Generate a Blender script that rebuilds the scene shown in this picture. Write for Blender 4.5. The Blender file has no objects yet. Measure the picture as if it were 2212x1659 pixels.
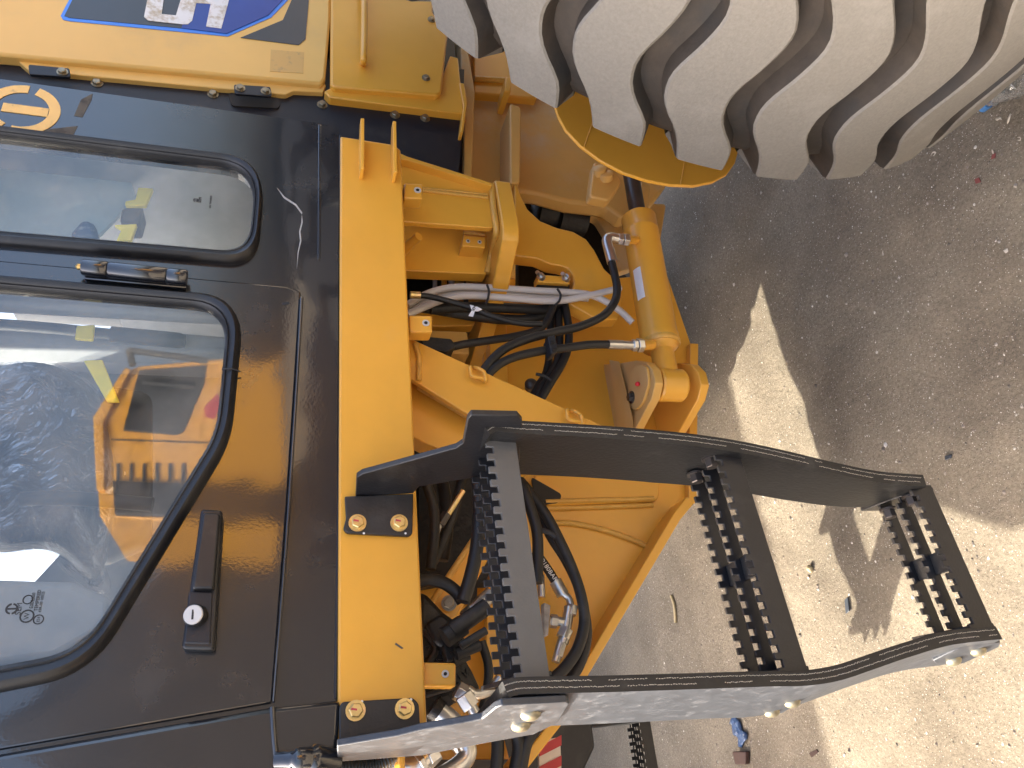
import bpy, bmesh, math, random
from mathutils import Vector, Matrix, noise
random.seed(7)
scn = bpy.context.scene
R_ = math.radians

# ------------------------------------------------------------------ camera
F, PITCH, YAW, ROLL, EYE = 1600.0, R_(17.0), R_(28.4), R_(2.4), 1.55
_f = Vector((math.sin(YAW)*math.cos(PITCH), math.cos(YAW)*math.cos(PITCH), -math.sin(PITCH)))
_r0 = Vector((math.cos(YAW), -math.sin(YAW), 0)); _d0 = _f.cross(_r0)
_d = _d0*math.cos(ROLL) + _r0*math.sin(ROLL)
_r = _r0*math.cos(ROLL) - _d0*math.sin(ROLL)
CAM = Vector((0, 0, EYE))
cd = bpy.data.cameras.new('camera'); cam = bpy.data.objects.new('camera', cd)
scn.collection.objects.link(cam)
cd.sensor_fit = 'HORIZONTAL'; cd.sensor_width = 36.0; cd.lens = 36.0*F/2212.0   # phone held upright, picture stored on its side
cd.clip_start = 0.02; cd.clip_end = 3000
m3 = Matrix((_d, _r, -_f)).transposed().to_4x4(); m3.translation = CAM
cam.matrix_world = m3; scn.camera = cam

# ------------------------------------------------------------------ light
TO_SUN = Vector((-0.60, 0.58, 0.68)).normalized()
w = bpy.data.worlds.new('World'); scn.world = w; w.use_nodes = True
nt = w.node_tree; bg = nt.nodes['Background']
sky = nt.nodes.new('ShaderNodeTexSky'); sky.sky_type = 'NISHITA'; sky.sun_disc = False
sky.sun_elevation = math.asin(TO_SUN.z); sky.sun_rotation = math.atan2(TO_SUN.x, TO_SUN.y)
sky.air_density = 0.8; sky.dust_density = 9.0; sky.ozone_density = 1.0
nt.links.new(sky.outputs[0], bg.inputs[0]); bg.inputs[1].default_value = 0.15
sd = bpy.data.lights.new('sun', 'SUN'); sd.energy = 2.35; sd.angle = R_(0.55); sd.color = (1.0, 0.93, 0.80)
so = bpy.data.objects.new('sun', sd); scn.collection.objects.link(so)
so.rotation_euler = TO_SUN.to_track_quat('Z', 'Y').to_euler(); so.location = TO_SUN*20
scn.view_settings.view_transform = 'Standard'; scn.view_settings.look = 'None'
scn.view_settings.exposure = 2.62; scn.view_settings.gamma = 1.0

# ------------------------------------------------------------------ helpers: measured photo points to places
def ray(x, y): return _f*F + _r*(829.5-y) + _d*(x-1106)
def P(x, y, Y): r = ray(x, y); return CAM + r*(Y/r.y)
def PX(x, y, X): r = ray(x, y); return CAM + r*(X/r.x)
def PZ(x, y, Z): r = ray(x, y); return CAM + r*((Z-EYE)/r.z)
def PL(x, y, p0, n): r = ray(x, y); return CAM + r*((p0-CAM).dot(n)/r.dot(n))
def rad(px, p): return px/F*((p-CAM).dot(_f))

WORLD = {}
def wloc(o): return WORLD.get(o.name, Vector((0, 0, 0)))
def link(o, parent, loc):
    scn.collection.objects.link(o); WORLD[o.name] = loc.copy()
    if parent: o.parent = parent; o.location = loc - wloc(parent)
    else: o.location = loc
def empty(name, loc, label, cat, group=None):
    o = bpy.data.objects.new(name, None); o.empty_display_size = .1; link(o, None, Vector(loc)); tag(o, label, cat, group); return o
def tag(o, label, cat=None, group=None, kind=None):
    if label: o['label'] = label
    if cat: o['category'] = cat
    if group: o['group'] = group
    if kind: o['kind'] = kind
    return o
def fin(name, bm, mat, parent=None, bevel=0.0, seg=2, smooth=None, recenter=True):
    bmesh.ops.recalc_face_normals(bm, faces=bm.faces)
    me = bpy.data.meshes.new(name)
    c = Vector((0, 0, 0))
    if recenter and len(bm.verts):
        lo = Vector([min(v.co[i] for v in bm.verts) for i in range(3)]); hi = Vector([max(v.co[i] for v in bm.verts) for i in range(3)])
        c = (lo+hi)/2
        for v in bm.verts: v.co -= c
    if smooth is not None:
        for f in bm.faces: f.smooth = True
    bm.to_mesh(me); bm.free()
    if smooth is not None and smooth < 179: me.set_sharp_from_angle(angle=R_(smooth))
    me.materials.append(mat)
    o = bpy.data.objects.new(name, me); link(o, parent, c)
    if bevel:
        b = o.modifiers.new('bevel', 'BEVEL'); b.width = bevel; b.segments = seg; b.limit_method = 'ANGLE'; b.angle_limit = R_(35)
        for f in me.polygons: f.use_smooth = True
        me.set_sharp_from_angle(angle=R_(38))
    return o
def bprism(bm, pts, ext):
    a = [bm.verts.new(p) for p in pts]; b = [bm.verts.new(p+ext) for p in pts]; n = len(a)
    bm.faces.new(a); bm.faces.new(b[::-1])
    for i in range(n): bm.faces.new((a[i], b[i], b[(i+1) % n], a[(i+1) % n]))
def prism(name, pts, ext, mat, parent, bevel=0.0, seg=2, smooth=None):
    bm = bmesh.new(); bprism(bm, [Vector(p) for p in pts], Vector(ext)); return fin(name, bm, mat, parent, bevel, seg, smooth)
def plate(name, px, Y, th, mat, parent, bevel=0.0):
    return prism(name, [P(x, y, Y) for x, y in px], (0, th, 0), mat, parent, bevel)
def bbox(bm, lo, hi):
    lo, hi = Vector(lo), Vector(hi)
    bprism(bm, [Vector((lo.x, lo.y, lo.z)), Vector((hi.x, lo.y, lo.z)), Vector((hi.x, hi.y, lo.z)), Vector((lo.x, hi.y, lo.z))], Vector((0, 0, hi.z-lo.z)))
def box(name, lo, hi, mat, parent, bevel=0.0, seg=2):
    bm = bmesh.new(); bbox(bm, lo, hi); return fin(name, bm, mat, parent, bevel, seg)
def smoothpath(pts, n=8):
    pts = [Vector(p) for p in pts]
    if len(pts) < 3: return pts
    out = []; q = [pts[0]*2-pts[1]]+pts+[pts[-1]*2-pts[-2]]
    for i in range(1, len(q)-2):
        for k in range(n):
            t = k/n; a, b, c, d = q[i-1], q[i], q[i+1], q[i+2]
            out.append(.5*((2*b)+(c-a)*t+(2*a-5*b+4*c-d)*t*t+(3*b-a-3*c+d)*t**3))
    out.append(pts[-1]); return out
def btube(bm, path, r, seg=12, caps=True):
    if not isinstance(r, (list, tuple)): r = [r]*len(path)
    t0 = (path[1]-path[0]).normalized(); u = t0.orthogonal().normalized(); rings = []
    for i, p in enumerate(path):
        t = (path[min(i+1, len(path)-1)]-path[max(i-1, 0)])
        t = t.normalized() if t.length > 1e-9 else t0
        u = (u - t*u.dot(t)); u = u.normalized() if u.length > 1e-6 else t.orthogonal().normalized()
        v = t.cross(u)
        rings.append([bm.verts.new(p+(u*math.cos(2*math.pi*k/seg)+v*math.sin(2*math.pi*k/seg))*r[i]) for k in range(seg)])
    for a, b in zip(rings, rings[1:]):
        for k in range(seg): bm.faces.new((a[k], a[(k+1) % seg], b[(k+1) % seg], b[k]))
    if caps: bm.faces.new(rings[0][::-1]); bm.faces.new(rings[-1])
def tube(name, pts, r, mat, parent, n=8, seg=14):
    bm = bmesh.new(); path = smoothpath(pts, n)
    btube(bm, path, r, seg); return fin(name, bm, mat, parent, smooth=50)
def hose(name, px, Y, rpx, mat, parent, n=8):
    """px: (x, y) or (x, y, dY) photo points, Y depth of the run"""
    pts = [P(p[0], p[1], Y+(p[2] if len(p) > 2 else 0)) for p in px]
    return tube(name, pts, rad(rpx, pts[len(pts)//2]), mat, parent, n)
def lathe(name, p0, axis, prof, mat, parent, seg=28, smooth=35):
    """prof: (along, radius)"""
    axis = Vector(axis).normalized(); u = axis.orthogonal().normalized(); v = axis.cross(u)
    bm = bmesh.new(); rings = []
    for a, r in prof:
        rings.append([bm.verts.new(Vector(p0)+axis*a+(u*math.cos(2*math.pi*k/seg)+v*math.sin(2*math.pi*k/seg))*max(r, 1e-5)) for k in range(seg)])
    for a, b in zip(rings, rings[1:]):
        for k in range(seg): bm.faces.new((a[k], a[(k+1) % seg], b[(k+1) % seg], b[k]))
    bm.faces.new(rings[0][::-1]); bm.faces.new(rings[-1])
    return fin(name, bm, mat, parent, smooth=smooth)
def bolt(name, p, nrm, af, mat, parent, washer=True, h=None, rot=0.3):
    nrm = Vector(nrm).normalized(); h = h or af*.42; u = nrm.orthogonal().normalized(); v = nrm.cross(u); bm = bmesh.new(); p = Vector(p)
    def disc(r0, a0, a1, seg, ph=0, cham=0.0):
        ring = lambda a, r: [p+nrm*a+(u*math.cos(ph+2*math.pi*k/seg)+v*math.sin(ph+2*math.pi*k/seg))*r for k in range(seg)]
        levels = [ring(a0, r0), ring(a1-cham, r0)]+([ring(a1, r0*.86)] if cham else [])
        vs = [[bm.verts.new(q) for q in L] for L in levels]
        for a, b in zip(vs, vs[1:]):
            for k in range(seg): bm.faces.new((a[k], a[(k+1) % seg], b[(k+1) % seg], b[k]))
        bm.faces.new(vs[0][::-1]); bm.faces.new(vs[-1])
    if washer: disc(af*.80, -.0005, af*.13, 20)
    disc(af*.577, af*.125 if washer else -.0005, h+af*.13, 6, rot, af*.07)
    disc(af*.40, h+af*.12, h+af*.15, 16)
    return fin(name, bm, mat, parent, smooth=30)
def holed(name, outer, holes, ext, mat, parent, bevel=0.0):
    """flat polygon with holes (lists of points), thickened along ext"""
    bm = bmesh.new(); eds = []
    for loop in [outer]+holes:
        vs = [bm.verts.new(p) for p in loop]
        eds += [bm.edges.new((vs[i], vs[(i+1) % len(vs)])) for i in range(len(vs))]
    n = (Vector(outer[1])-Vector(outer[0])).cross(Vector(outer[-1])-Vector(outer[0]))
    bmesh.ops.triangle_fill(bm, use_beauty=True, use_dissolve=False, edges=eds, normal=n)
    r = bmesh.ops.extrude_face_region(bm, geom=list(bm.faces))
    bmesh.ops.translate(bm, verts=[g for g in r['geom'] if isinstance(g, bmesh.types.BMVert)], vec=Vector(ext))
    return fin(name, bm, mat, parent, bevel)
def text(body, loc, size, xdir, ydir, mat, parent, name='lettering', ext=.0004, align='CENTER'):
    c = bpy.data.curves.new('t', 'FONT'); c.body = body; c.size = size; c.extrude = ext; c.align_x = align; c.align_y = 'CENTER'; c.resolution_u = 3
    o = bpy.data.objects.new('t', c); scn.collection.objects.link(o)
    dg = bpy.context.evaluated_depsgraph_get(); me = bpy.data.meshes.new_from_object(o.evaluated_get(dg))
    bpy.data.objects.remove(o); bpy.data.curves.remove(c)
    x = Vector(xdir).normalized(); y = Vector(ydir).normalized(); z = x.cross(y)
    me.transform(Matrix((x, y, z)).transposed().to_4x4())
    me.materials.clear(); me.materials.append(mat)
    o = bpy.data.objects.new(name, me); link(o, parent, Vector(loc)); return o
def tubeloop(bm, pts, r, seg=8):
    path = [Vector(p) for p in pts]; n = len(path); rings = []
    for i, p in enumerate(path):
        t = (path[(i+1) % n]-path[i-1]).normalized(); u = Vector((0, 1, 0)); u = (u-t*u.dot(t)).normalized(); v = t.cross(u)
        rings.append([bm.verts.new(p+u*math.cos(2*math.pi*k/seg)*r[1]+v*math.sin(2*math.pi*k/seg)*r[0]) for k in range(seg)])
    for i in range(n):
        a, b = rings[i], rings[(i+1) % n]
        for k in range(seg): bm.faces.new((a[k], a[(k+1) % seg], b[(k+1) % seg], b[k]))

# ------------------------------------------------------------------ materials
def mk(name, col, rough=.5, metal=0.0, var=0.0, vscale=20, col2=None, fac2=0.0, s2=6, bump=0.0, bscale=200, coat=0.0, rvar=0.0, spec=.5, dust=None, dent=0.0):
    """base colour + fine value variation + optional blotches of a second colour + fine relief"""
    m = bpy.data.materials.new(name); m.use_nodes = True; t = m.node_tree; b = t.nodes['Principled BSDF']; L = t.links.new
    b.inputs['Roughness'].default_value = rough; b.inputs['Metallic'].default_value = metal
    b.inputs['Specular IOR Level'].default_value = spec
    b.inputs['Coat Weight'].default_value = coat; b.inputs['Coat Roughness'].default_value = .05; b.inputs['Coat IOR'].default_value = 1.55 if coat > .9 else 1.5
    g = t.nodes.new('ShaderNodeNewGeometry')
    def nz(s, det=4, rg=.6):
        n = t.nodes.new('ShaderNodeTexNoise'); n.inputs['Scale'].default_value = s; n.inputs['Detail'].default_value = det; n.inputs['Roughness'].default_value = rg
        L(g.outputs['Position'], n.inputs['Vector']); return n
    c = None
    rgb = t.nodes.new('ShaderNodeRGB'); rgb.outputs[0].default_value = (*col, 1); c = rgb.outputs[0]
    if var:
        n = nz(vscale); mr = t.nodes.new('ShaderNodeMapRange'); mr.inputs[1].default_value = .25; mr.inputs[2].default_value = .75
        mr.inputs[3].default_value = 1-var; mr.inputs[4].default_value = 1+var; L(n.outputs[0], mr.inputs[0])
        mx = t.nodes.new('ShaderNodeVectorMath'); mx.operation = 'SCALE'; L(c, mx.inputs[0]); L(mr.outputs[0], mx.inputs['Scale']); c = mx.outputs[0]
    if col2:
        n = nz(s2, 7, .65); cr = t.nodes.new('ShaderNodeMapRange'); cr.interpolation_type = 'SMOOTHSTEP'
        cr.inputs[1].default_value = .62-fac2*.3; cr.inputs[2].default_value = .80-fac2*.25; cr.inputs[4].default_value = min(1, .35+fac2); L(n.outputs[0], cr.inputs[0])
        mx = t.nodes.new('ShaderNodeMix'); mx.data_type = 'RGBA'; L(cr.outputs[0], mx.inputs[0]); L(c, mx.inputs[6]); mx.inputs[7].default_value = (*col2, 1); c = mx.outputs[2]
        if rvar:
            ra = t.nodes.new('ShaderNodeMapRange'); ra.inputs[3].default_value = rough; ra.inputs[4].default_value = min(1, rough+rvar); L(cr.outputs[0], ra.inputs[0]); L(ra.outputs[0], b.inputs['Roughness'])
    if dust:   # dust settled on upward faces
        sp = t.nodes.new('ShaderNodeSeparateXYZ'); L(g.outputs['Normal'], sp.inputs[0]); n = nz(9, 6)
        mu = t.nodes.new('ShaderNodeMath'); mu.operation = 'MULTIPLY'; L(sp.outputs[2], mu.inputs[0]); L(n.outputs[0], mu.inputs[1])
        cr = t.nodes.new('ShaderNodeMapRange'); cr.inputs[1].default_value = .15; cr.inputs[2].default_value = .6; cr.inputs[4].default_value = dust[3]; L(mu.outputs[0], cr.inputs[0])
        mx = t.nodes.new('ShaderNodeMix'); mx.data_type = 'RGBA'; L(cr.outputs[0], mx.inputs[0]); L(c, mx.inputs[6]); mx.inputs[7].default_value = (*dust[:3], 1); c = mx.outputs[2]
    L(c, b.inputs['Base Color'])
    if bump:
        n = nz(bscale, 3, .5); bp = t.nodes.new('ShaderNodeBump'); bp.inputs['Strength'].default_value = bump; bp.inputs['Distance'].default_value = .002
        L(n.outputs[0], bp.inputs['Height']); L(bp.outputs[0], b.inputs['Normal'])
        if dent:
            n2 = nz(5.5, 2, .5); b2 = t.nodes.new('ShaderNodeBump'); b2.inputs['Strength'].default_value = dent; b2.inputs['Distance'].default_value = .012; L(n2.outputs[0], b2.inputs['Height']); L(b2.outputs[0], bp.inputs['Normal'])
        if coat: L(bp.outputs[0], b.inputs['Coat Normal'])
    return m
YEL = (.75, .365, .042)
M = {}
M['yellow'] = mk('yellow_paint', YEL, .30, var=.05, vscale=7, bump=.08, bscale=420, col2=(.66, .36, .085), fac2=.15, s2=5, rvar=.2, coat=.12, dust=(.60, .42, .20, .12))
M['yellow_dusty'] = mk('dusty_yellow_paint', (.66, .37, .09), .42, var=.08, vscale=9, bump=.12, bscale=300, col2=(.60, .46, .28), fac2=.42, s2=4, rvar=.25, dust=(.5, .4, .27, .4))
M['yellow_hood'] = mk('washed_hood_yellow', (.79, .475, .125), .40, var=.05, vscale=5, bump=.06, bscale=400, col2=(.66, .42, .15), fac2=.3, s2=4, rvar=.2)  # paler than the beam yellow: glossy reflection is put into the colour
M['weld'] = mk('painted_weld', (.64, .34, .06), .32, var=.1, vscale=60, bump=.9, bscale=190)
M['black'] = mk('black_gloss_paint', (.008, .009, .013), .22, var=.15, vscale=4, bump=.018, bscale=240, coat=1.0, col2=(.020, .019, .019), fac2=.3, s2=6, rvar=.25, dent=.10)
M['blackmat'] = mk('black_satin_paint', (.009, .010, .015), .42, var=.2, vscale=10, bump=.1, bscale=300, col2=(.04, .038, .036), fac2=.25, s2=9)
M['step'] = mk('step_black_paint', (.014, .014, .016), .40, var=.2, vscale=14, bump=.2, bscale=260, col2=(.045, .042, .038), fac2=.3, s2=11, rvar=.25, dust=(.10, .09, .075, .5))
M['rubber'] = mk('rubber_belt', (.012, .012, .012), .50, var=.25, vscale=30, bump=.35, bscale=160, col2=(.055, .052, .048), fac2=.25, s2=15)
M['gasket'] = mk('rubber_gasket', (.013, .013, .0145), .34, var=.15, vscale=20, bump=.08, bscale=200, col2=(.05, .047, .043), fac2=.2, s2=20)
M['hose'] = mk('black_hose', (.013, .0125, .012), .50, var=.2, vscale=25, bump=.15, bscale=350, col2=(.055, .048, .04), fac2=.3, s2=12)
M['tyre'] = mk('dusty_tyre_rubber', (.190, .174, .146), .85, var=.12, vscale=190, bump=.30, bscale=300, col2=(.245, .228, .196), fac2=.30, s2=8)
M['groove'] = mk('dark_tyre_rubber', (.050, .039, .029), .75, var=.25, vscale=30, bump=.35, bscale=140, col2=(.030, .029, .027), fac2=.5, s2=7)
M['white_tube'] = mk('white_nylon_tube', (.50, .46, .43), .35, var=.03)
M['zinc'] = mk('zinc_steel', (.62, .61, .58), .28, metal=.9, var=.08, vscale=60, bump=.1, bscale=400)
M['brass'] = mk('yellow_zinc', (.72, .55, .24), .3, metal=.85, var=.15, vscale=120, col2=(.75, .45, .33), fac2=.4, s2=50)
M['dome'] = mk('dull_zinc_bolt', (.36, .32, .22), .38, metal=.75, var=.15, vscale=90)
M['bronze'] = mk('dull_bronze_bolt', (.30, .25, .17), .35, metal=.8, var=.2, vscale=120)
M['castiron'] = mk('black_cast_valve', (.010, .0095, .0095), .45, var=.2, vscale=40, bump=.9, bscale=110, col2=(.05, .046, .04), fac2=.3, s2=15)
M['steel_dark'] = mk('dark_rod', (.10, .085, .075), .35, metal=.6, var=.2, vscale=20)
M['red'] = mk('red_plastic', (.65, .02, .03), .4)
M['redmark'] = mk('red_paint_mark', (.50, .05, .07), .5)
M['redchip'] = mk('faded_red_plastic', (.20, .05, .04), .6)
M['white'] = mk('white_paint', (.78, .77, .74), .5, var=.05, vscale=80)
M['sticker'] = mk('white_sticker', (.80, .81, .84), .4, var=.03, vscale=50)
M['ink'] = mk('black_ink', (.02, .02, .022), .6)
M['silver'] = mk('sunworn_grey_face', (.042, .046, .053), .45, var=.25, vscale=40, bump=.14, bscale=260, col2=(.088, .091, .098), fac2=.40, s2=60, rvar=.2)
M['decal_dark'] = mk('dark_grey_decal', (.045, .052, .062), .3, var=.08, vscale=10)
M['decal_blue'] = mk('blue_decal', (.022, .06, .30), .3, var=.1, vscale=10)
M['decal_light'] = mk('light_blue_decal', (.06, .24, .80), .3)
M['decal_white'] = mk('worn_white_decal', (.78, .76, .72), .45, col2=(.48, .38, .24), fac2=.55, s2=38)
M['logo'] = mk('worn_yellow_decal', (.80, .50, .16), .5, col2=(.10, .085, .07), fac2=.22, s2=45)
M['glue'] = mk('glue_residue', (.66, .40, .12), .6, col2=(.38, .26, .12), fac2=.35, s2=45)
M['darkglue'] = mk('dark_glue_residue', (.10, .085, .066), .8, col2=(.02, .02, .022), fac2=.45, s2=40)
M['interior'] = mk('grey_cab_lining', (.30, .31, .33), .7, var=.06, vscale=30)
M['interior_blue'] = mk('blue_grey_panel', (.50, .62, .68), .6, var=.06, vscale=300)
M['seat'] = mk('black_seat', (.025, .025, .028), .6, var=.2, vscale=30)
M['tape'] = mk('yellow_tape', (.80, .66, .06), .45, var=.05)
M['shell'] = mk('seashell', (.62, .55, .44), .55, var=.12, vscale=150, bump=.3, bscale=200)
M['stone'] = mk('pebble', (.30, .26, .215), .8, var=.35, vscale=60, col2=(.55, .50, .42), fac2=.45, s2=22)
M['twig'] = mk('dry_straw', (.45, .36, .20), .8, var=.2, vscale=60)
M['blueplastic'] = mk('blue_plastic', (.04, .08, .17), .4, var=.1, vscale=60, col2=(.5, .5, .48), fac2=.3, s2=60)
M['brownscrap'] = mk('brown_scrap', (.06, .028, .018), .7, var=.2, vscale=60)
M['bluecap'] = mk('blue_cap', (.05, .16, .36), .35)
M['seatred'] = mk('red_logo', (.50, .03, .03), .5)
M['cream'] = mk('cream_cabin_paint', (.50, .47, .39), .6, var=.06, vscale=3)
M['step_skylit'] = mk('skylit_grey_step_paint', (.105, .102, .095), .42, var=.12, vscale=18, bump=.15, bscale=260, col2=(.07, .066, .06), fac2=.35, s2=9, rvar=.2)  # lighter grey paints in the sky reflection on the top step's front bar
M['earth'] = mk('brown_earth', (.038, .033, .030), .95, var=.2, vscale=3, bump=.8, bscale=12)
M['nylon'] = mk('white_nylon_bush', (.55, .53, .50), .4)
M['chip'] = mk('bare_primer', (.40, .39, .37), .6, var=.2, vscale=200)
M['hole'] = mk('bore', (.02, .016, .012), .7)

def mk_gravel():
    m = mk('mixed_gravel', (.3, .26, .22), .8, bump=.3, bscale=300); t = m.node_tree; g = t.nodes['Geometry']; b = t.nodes['Principled BSDF']
    r = t.nodes.new('ShaderNodeValToRGB'); e = r.color_ramp.elements; e[0].color = (.10, .085, .07, 1); e[1].color = (.74, .70, .62, 1); e[1].position = 1
    for p, c in ((.25, (.22, .18, .145, 1)), (.6, (.34, .29, .235, 1)), (.82, (.55, .50, .42, 1))):
        k = e.new(p); k.color = c
    t.links.new(g.outputs['Random Per Island'], r.inputs[0]); t.links.new(r.outputs[0], b.inputs['Base Color']); return m
M['gravel'] = mk_gravel()
def mk_glass(name, tint, ior=1.5, haze=.06):
    m = bpy.data.materials.new(name); m.use_nodes = True; t = m.node_tree; t.nodes.clear(); L = t.links.new
    o = t.nodes.new('ShaderNodeOutputMaterial'); tr = t.nodes.new('ShaderNodeBsdfTransparent'); tr.inputs[0].default_value = (*tint, 1)
    gl = t.nodes.new('ShaderNodeBsdfGlossy'); gl.inputs['Roughness'].default_value = .015
    fr = t.nodes.new('ShaderNodeFresnel'); fr.inputs[0].default_value = ior; mx = t.nodes.new('ShaderNodeMixShader')
    gb = t.nodes.new('ShaderNodeNewGeometry'); iv = t.nodes.new('ShaderNodeMath'); iv.operation = 'SUBTRACT'; iv.inputs[0].default_value = 1; L(gb.outputs['Backfacing'], iv.inputs[1])
    fm = t.nodes.new('ShaderNodeMath'); fm.operation = 'MULTIPLY'; L(fr.outputs[0], fm.inputs[0]); L(iv.outputs[0], fm.inputs[1])   # a thin pane mirrors at its outer face only
    L(fm.outputs[0], mx.inputs[0]); L(tr.outputs[0], mx.inputs[1]); L(gl.outputs[0], mx.inputs[2])
    df = t.nodes.new('ShaderNodeBsdfDiffuse'); df.inputs[0].default_value = (.45, .42, .38, 1); m2 = t.nodes.new('ShaderNodeMixShader')
    g = t.nodes.new('ShaderNodeNewGeometry'); n = t.nodes.new('ShaderNodeTexNoise'); n.inputs['Scale'].default_value = 14; n.inputs['Detail'].default_value = 6
    L(g.outputs['Position'], n.inputs['Vector']); mr = t.nodes.new('ShaderNodeMapRange'); mr.inputs[1].default_value = .35; mr.inputs[2].default_value = .8; mr.inputs[4].default_value = haze*2.4
    L(n.outputs[0], mr.inputs[0]); L(mr.outputs[0], m2.inputs[0]); L(mx.outputs[0], m2.inputs[1]); L(df.outputs[0], m2.inputs[2]); L(m2.outputs[0], o.inputs[0])
    return m
M['glass'] = mk_glass('dusty_window_glass', (.92, .94, .93), 1.95, .07)
M['plainglass'] = mk_glass('window_glass', (.85, .9, .9), 1.5, .02)
def mk_wrap():
    m = mk_glass('clear_plastic_wrap', (.92, .93, .94), 1.55, .05); t = m.node_tree
    g = t.nodes['Geometry'] if 'Geometry' in t.nodes else t.nodes.new('ShaderNodeNewGeometry')
    n = t.nodes.new('ShaderNodeTexNoise'); n.inputs['Scale'].default_value = 16; n.inputs['Detail'].default_value = 5; n.inputs['Distortion'].default_value = 2.5
    t.links.new(g.outputs['Position'], n.inputs['Vector']); b = t.nodes.new('ShaderNodeBump'); b.inputs['Strength'].default_value = 1.0; b.inputs['Distance'].default_value = .05
    t.links.new(n.outputs[0], b.inputs['Height'])
    for nd in t.nodes:
        if nd.type in ('BSDF_GLOSSY', 'FRESNEL'): t.links.new(b.outputs[0], nd.inputs['Normal'])
        if nd.type == 'BSDF_GLOSSY': nd.inputs['Roughness'].default_value = .12
    return m
M['wrap'] = mk_wrap()
def mk_sand():
    m = mk('sand', (.36, .305, .245), .95); t = m.node_tree; b = t.nodes['Principled BSDF']; L = t.links.new; g = t.nodes['Geometry']
    def nz(s, d, r=.6, dist=0):
        n = t.nodes.new('ShaderNodeTexNoise'); n.inputs['Scale'].default_value = s; n.inputs['Detail'].default_value = d; n.inputs['Roughness'].default_value = r; n.inputs['Distortion'].default_value = dist
        L(g.outputs['Position'], n.inputs['Vector']); return n
    a = nz(3.5, 8, .6); c = nz(130, 4, .7); r1 = t.nodes.new('ShaderNodeValToRGB'); r1.color_ramp.elements[0].color = (.160, .130, .092, 1); r1.color_ramp.elements[1].color = (.262, .220, .158, 1)
    r1.color_ramp.elements[0].position = .3; r1.color_ramp.elements[1].position = .7; L(a.outputs[0], r1.inputs[0])
    mr = t.nodes.new('ShaderNodeMapRange'); mr.inputs[1].default_value = .3; mr.inputs[2].default_value = .7; mr.inputs[3].default_value = .72; mr.inputs[4].default_value = 1.3; L(c.outputs[0], mr.inputs[0])
    sc = t.nodes.new('ShaderNodeVectorMath'); sc.operation = 'SCALE'; L(r1.outputs[0], sc.inputs[0]); L(mr.outputs[0], sc.inputs['Scale'])
    # scattered pale shell crumbs and dark grains
    col = sc.outputs[0]
    for s, th, cc in ((95, .12, (.62, .57, .48)), (60, .10, (.10, .085, .07)), (170, .16, (.55, .50, .42))):
        v = t.nodes.new('ShaderNodeTexVoronoi'); v.inputs['Scale'].default_value = s; L(g.outputs['Position'], v.inputs['Vector'])
        k = t.nodes.new('ShaderNodeMath'); k.operation = 'LESS_THAN'; k.inputs[1].default_value = th; L(v.outputs['Distance'], k.inputs[0])
        sx = t.nodes.new('ShaderNodeSeparateXYZ'); L(v.outputs['Color'], sx.inputs[0]); k2 = t.nodes.new('ShaderNodeMath'); k2.operation = 'GREATER_THAN'; k2.inputs[1].default_value = .55; L(sx.outputs[0], k2.inputs[0])
        k3 = t.nodes.new('ShaderNodeMath'); k3.operation = 'MULTIPLY'; L(k.outputs[0], k3.inputs[0]); L(k2.outputs[0], k3.inputs[1])
        mx = t.nodes.new('ShaderNodeMix'); mx.data_type = 'RGBA'; L(k3.outputs[0], mx.inputs[0]); L(col, mx.inputs[6]); mx.inputs[7].default_value = (*cc, 1); col = mx.outputs[2]
    L(col, b.inputs['Base Color'])
    h1 = nz(60, 8, .75); bp = t.nodes.new('ShaderNodeBump'); bp.inputs['Strength'].default_value = .8; bp.inputs['Distance'].default_value = .012; L(h1.outputs[0], bp.inputs['Height'])
    h2 = nz(400, 3, .6); bp2 = t.nodes.new('ShaderNodeBump'); bp2.inputs['Strength'].default_value = .6; bp2.inputs['Distance'].default_value = .002; L(h2.outputs[0], bp2.inputs['Height']); L(bp.outputs[0], bp2.inputs['Normal'])
    L(bp2.outputs[0], b.inputs['Normal']); return m
M['sand'] = mk_sand()
V = Vector

# ================================================================== ground
def gz(x, y):
    d = math.hypot(x-.8, y-1.5); k = max(0.0, 1-d/7)
    return k*(.016*noise.noise(V((x*2.1, y*2.1, 3))) + .009*noise.noise(V((x*6, y*6, 1))) + .0045*noise.noise(V((x*17, y*17, 5))))
def build_ground():
    def axis(c, dense, n, far, m):
        a = [c-dense+2*dense*i/n for i in range(n+1)]; step = 2*dense/n; out = []; p = dense; k = step
        while p < far: k *= 1.35; p += k; out.append(p)
        return [c-q for q in out[::-1]]+a+[c+q for q in out]
    xs = axis(.8, 1.7, 190, 900, 0); ys = axis(1.7, 1.5, 170, 900, 0)
    bm = bmesh.new(); g = [[bm.verts.new((x, y, gz(x, y))) for y in ys] for x in xs]
    for i in range(len(xs)-1):
        for j in range(len(ys)-1): bm.faces.new((g[i][j], g[i+1][j], g[i+1][j+1], g[i][j+1]))
    o = fin('ground', bm, M['sand'], None, smooth=180, recenter=False); o['kind'] = 'structure'; tag(o, 'brown sandy ground with crushed shells and pebbles')
    return o
build_ground()

# ================================================================== the wheel loader
LD = empty('wheel_loader', (1.0, 1.6, 0), 'yellow wheel loader with black cab, black steps and a dusty tyre', 'wheel loader')
Y0 = 1.05                                   # outer face of the platform beam
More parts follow.
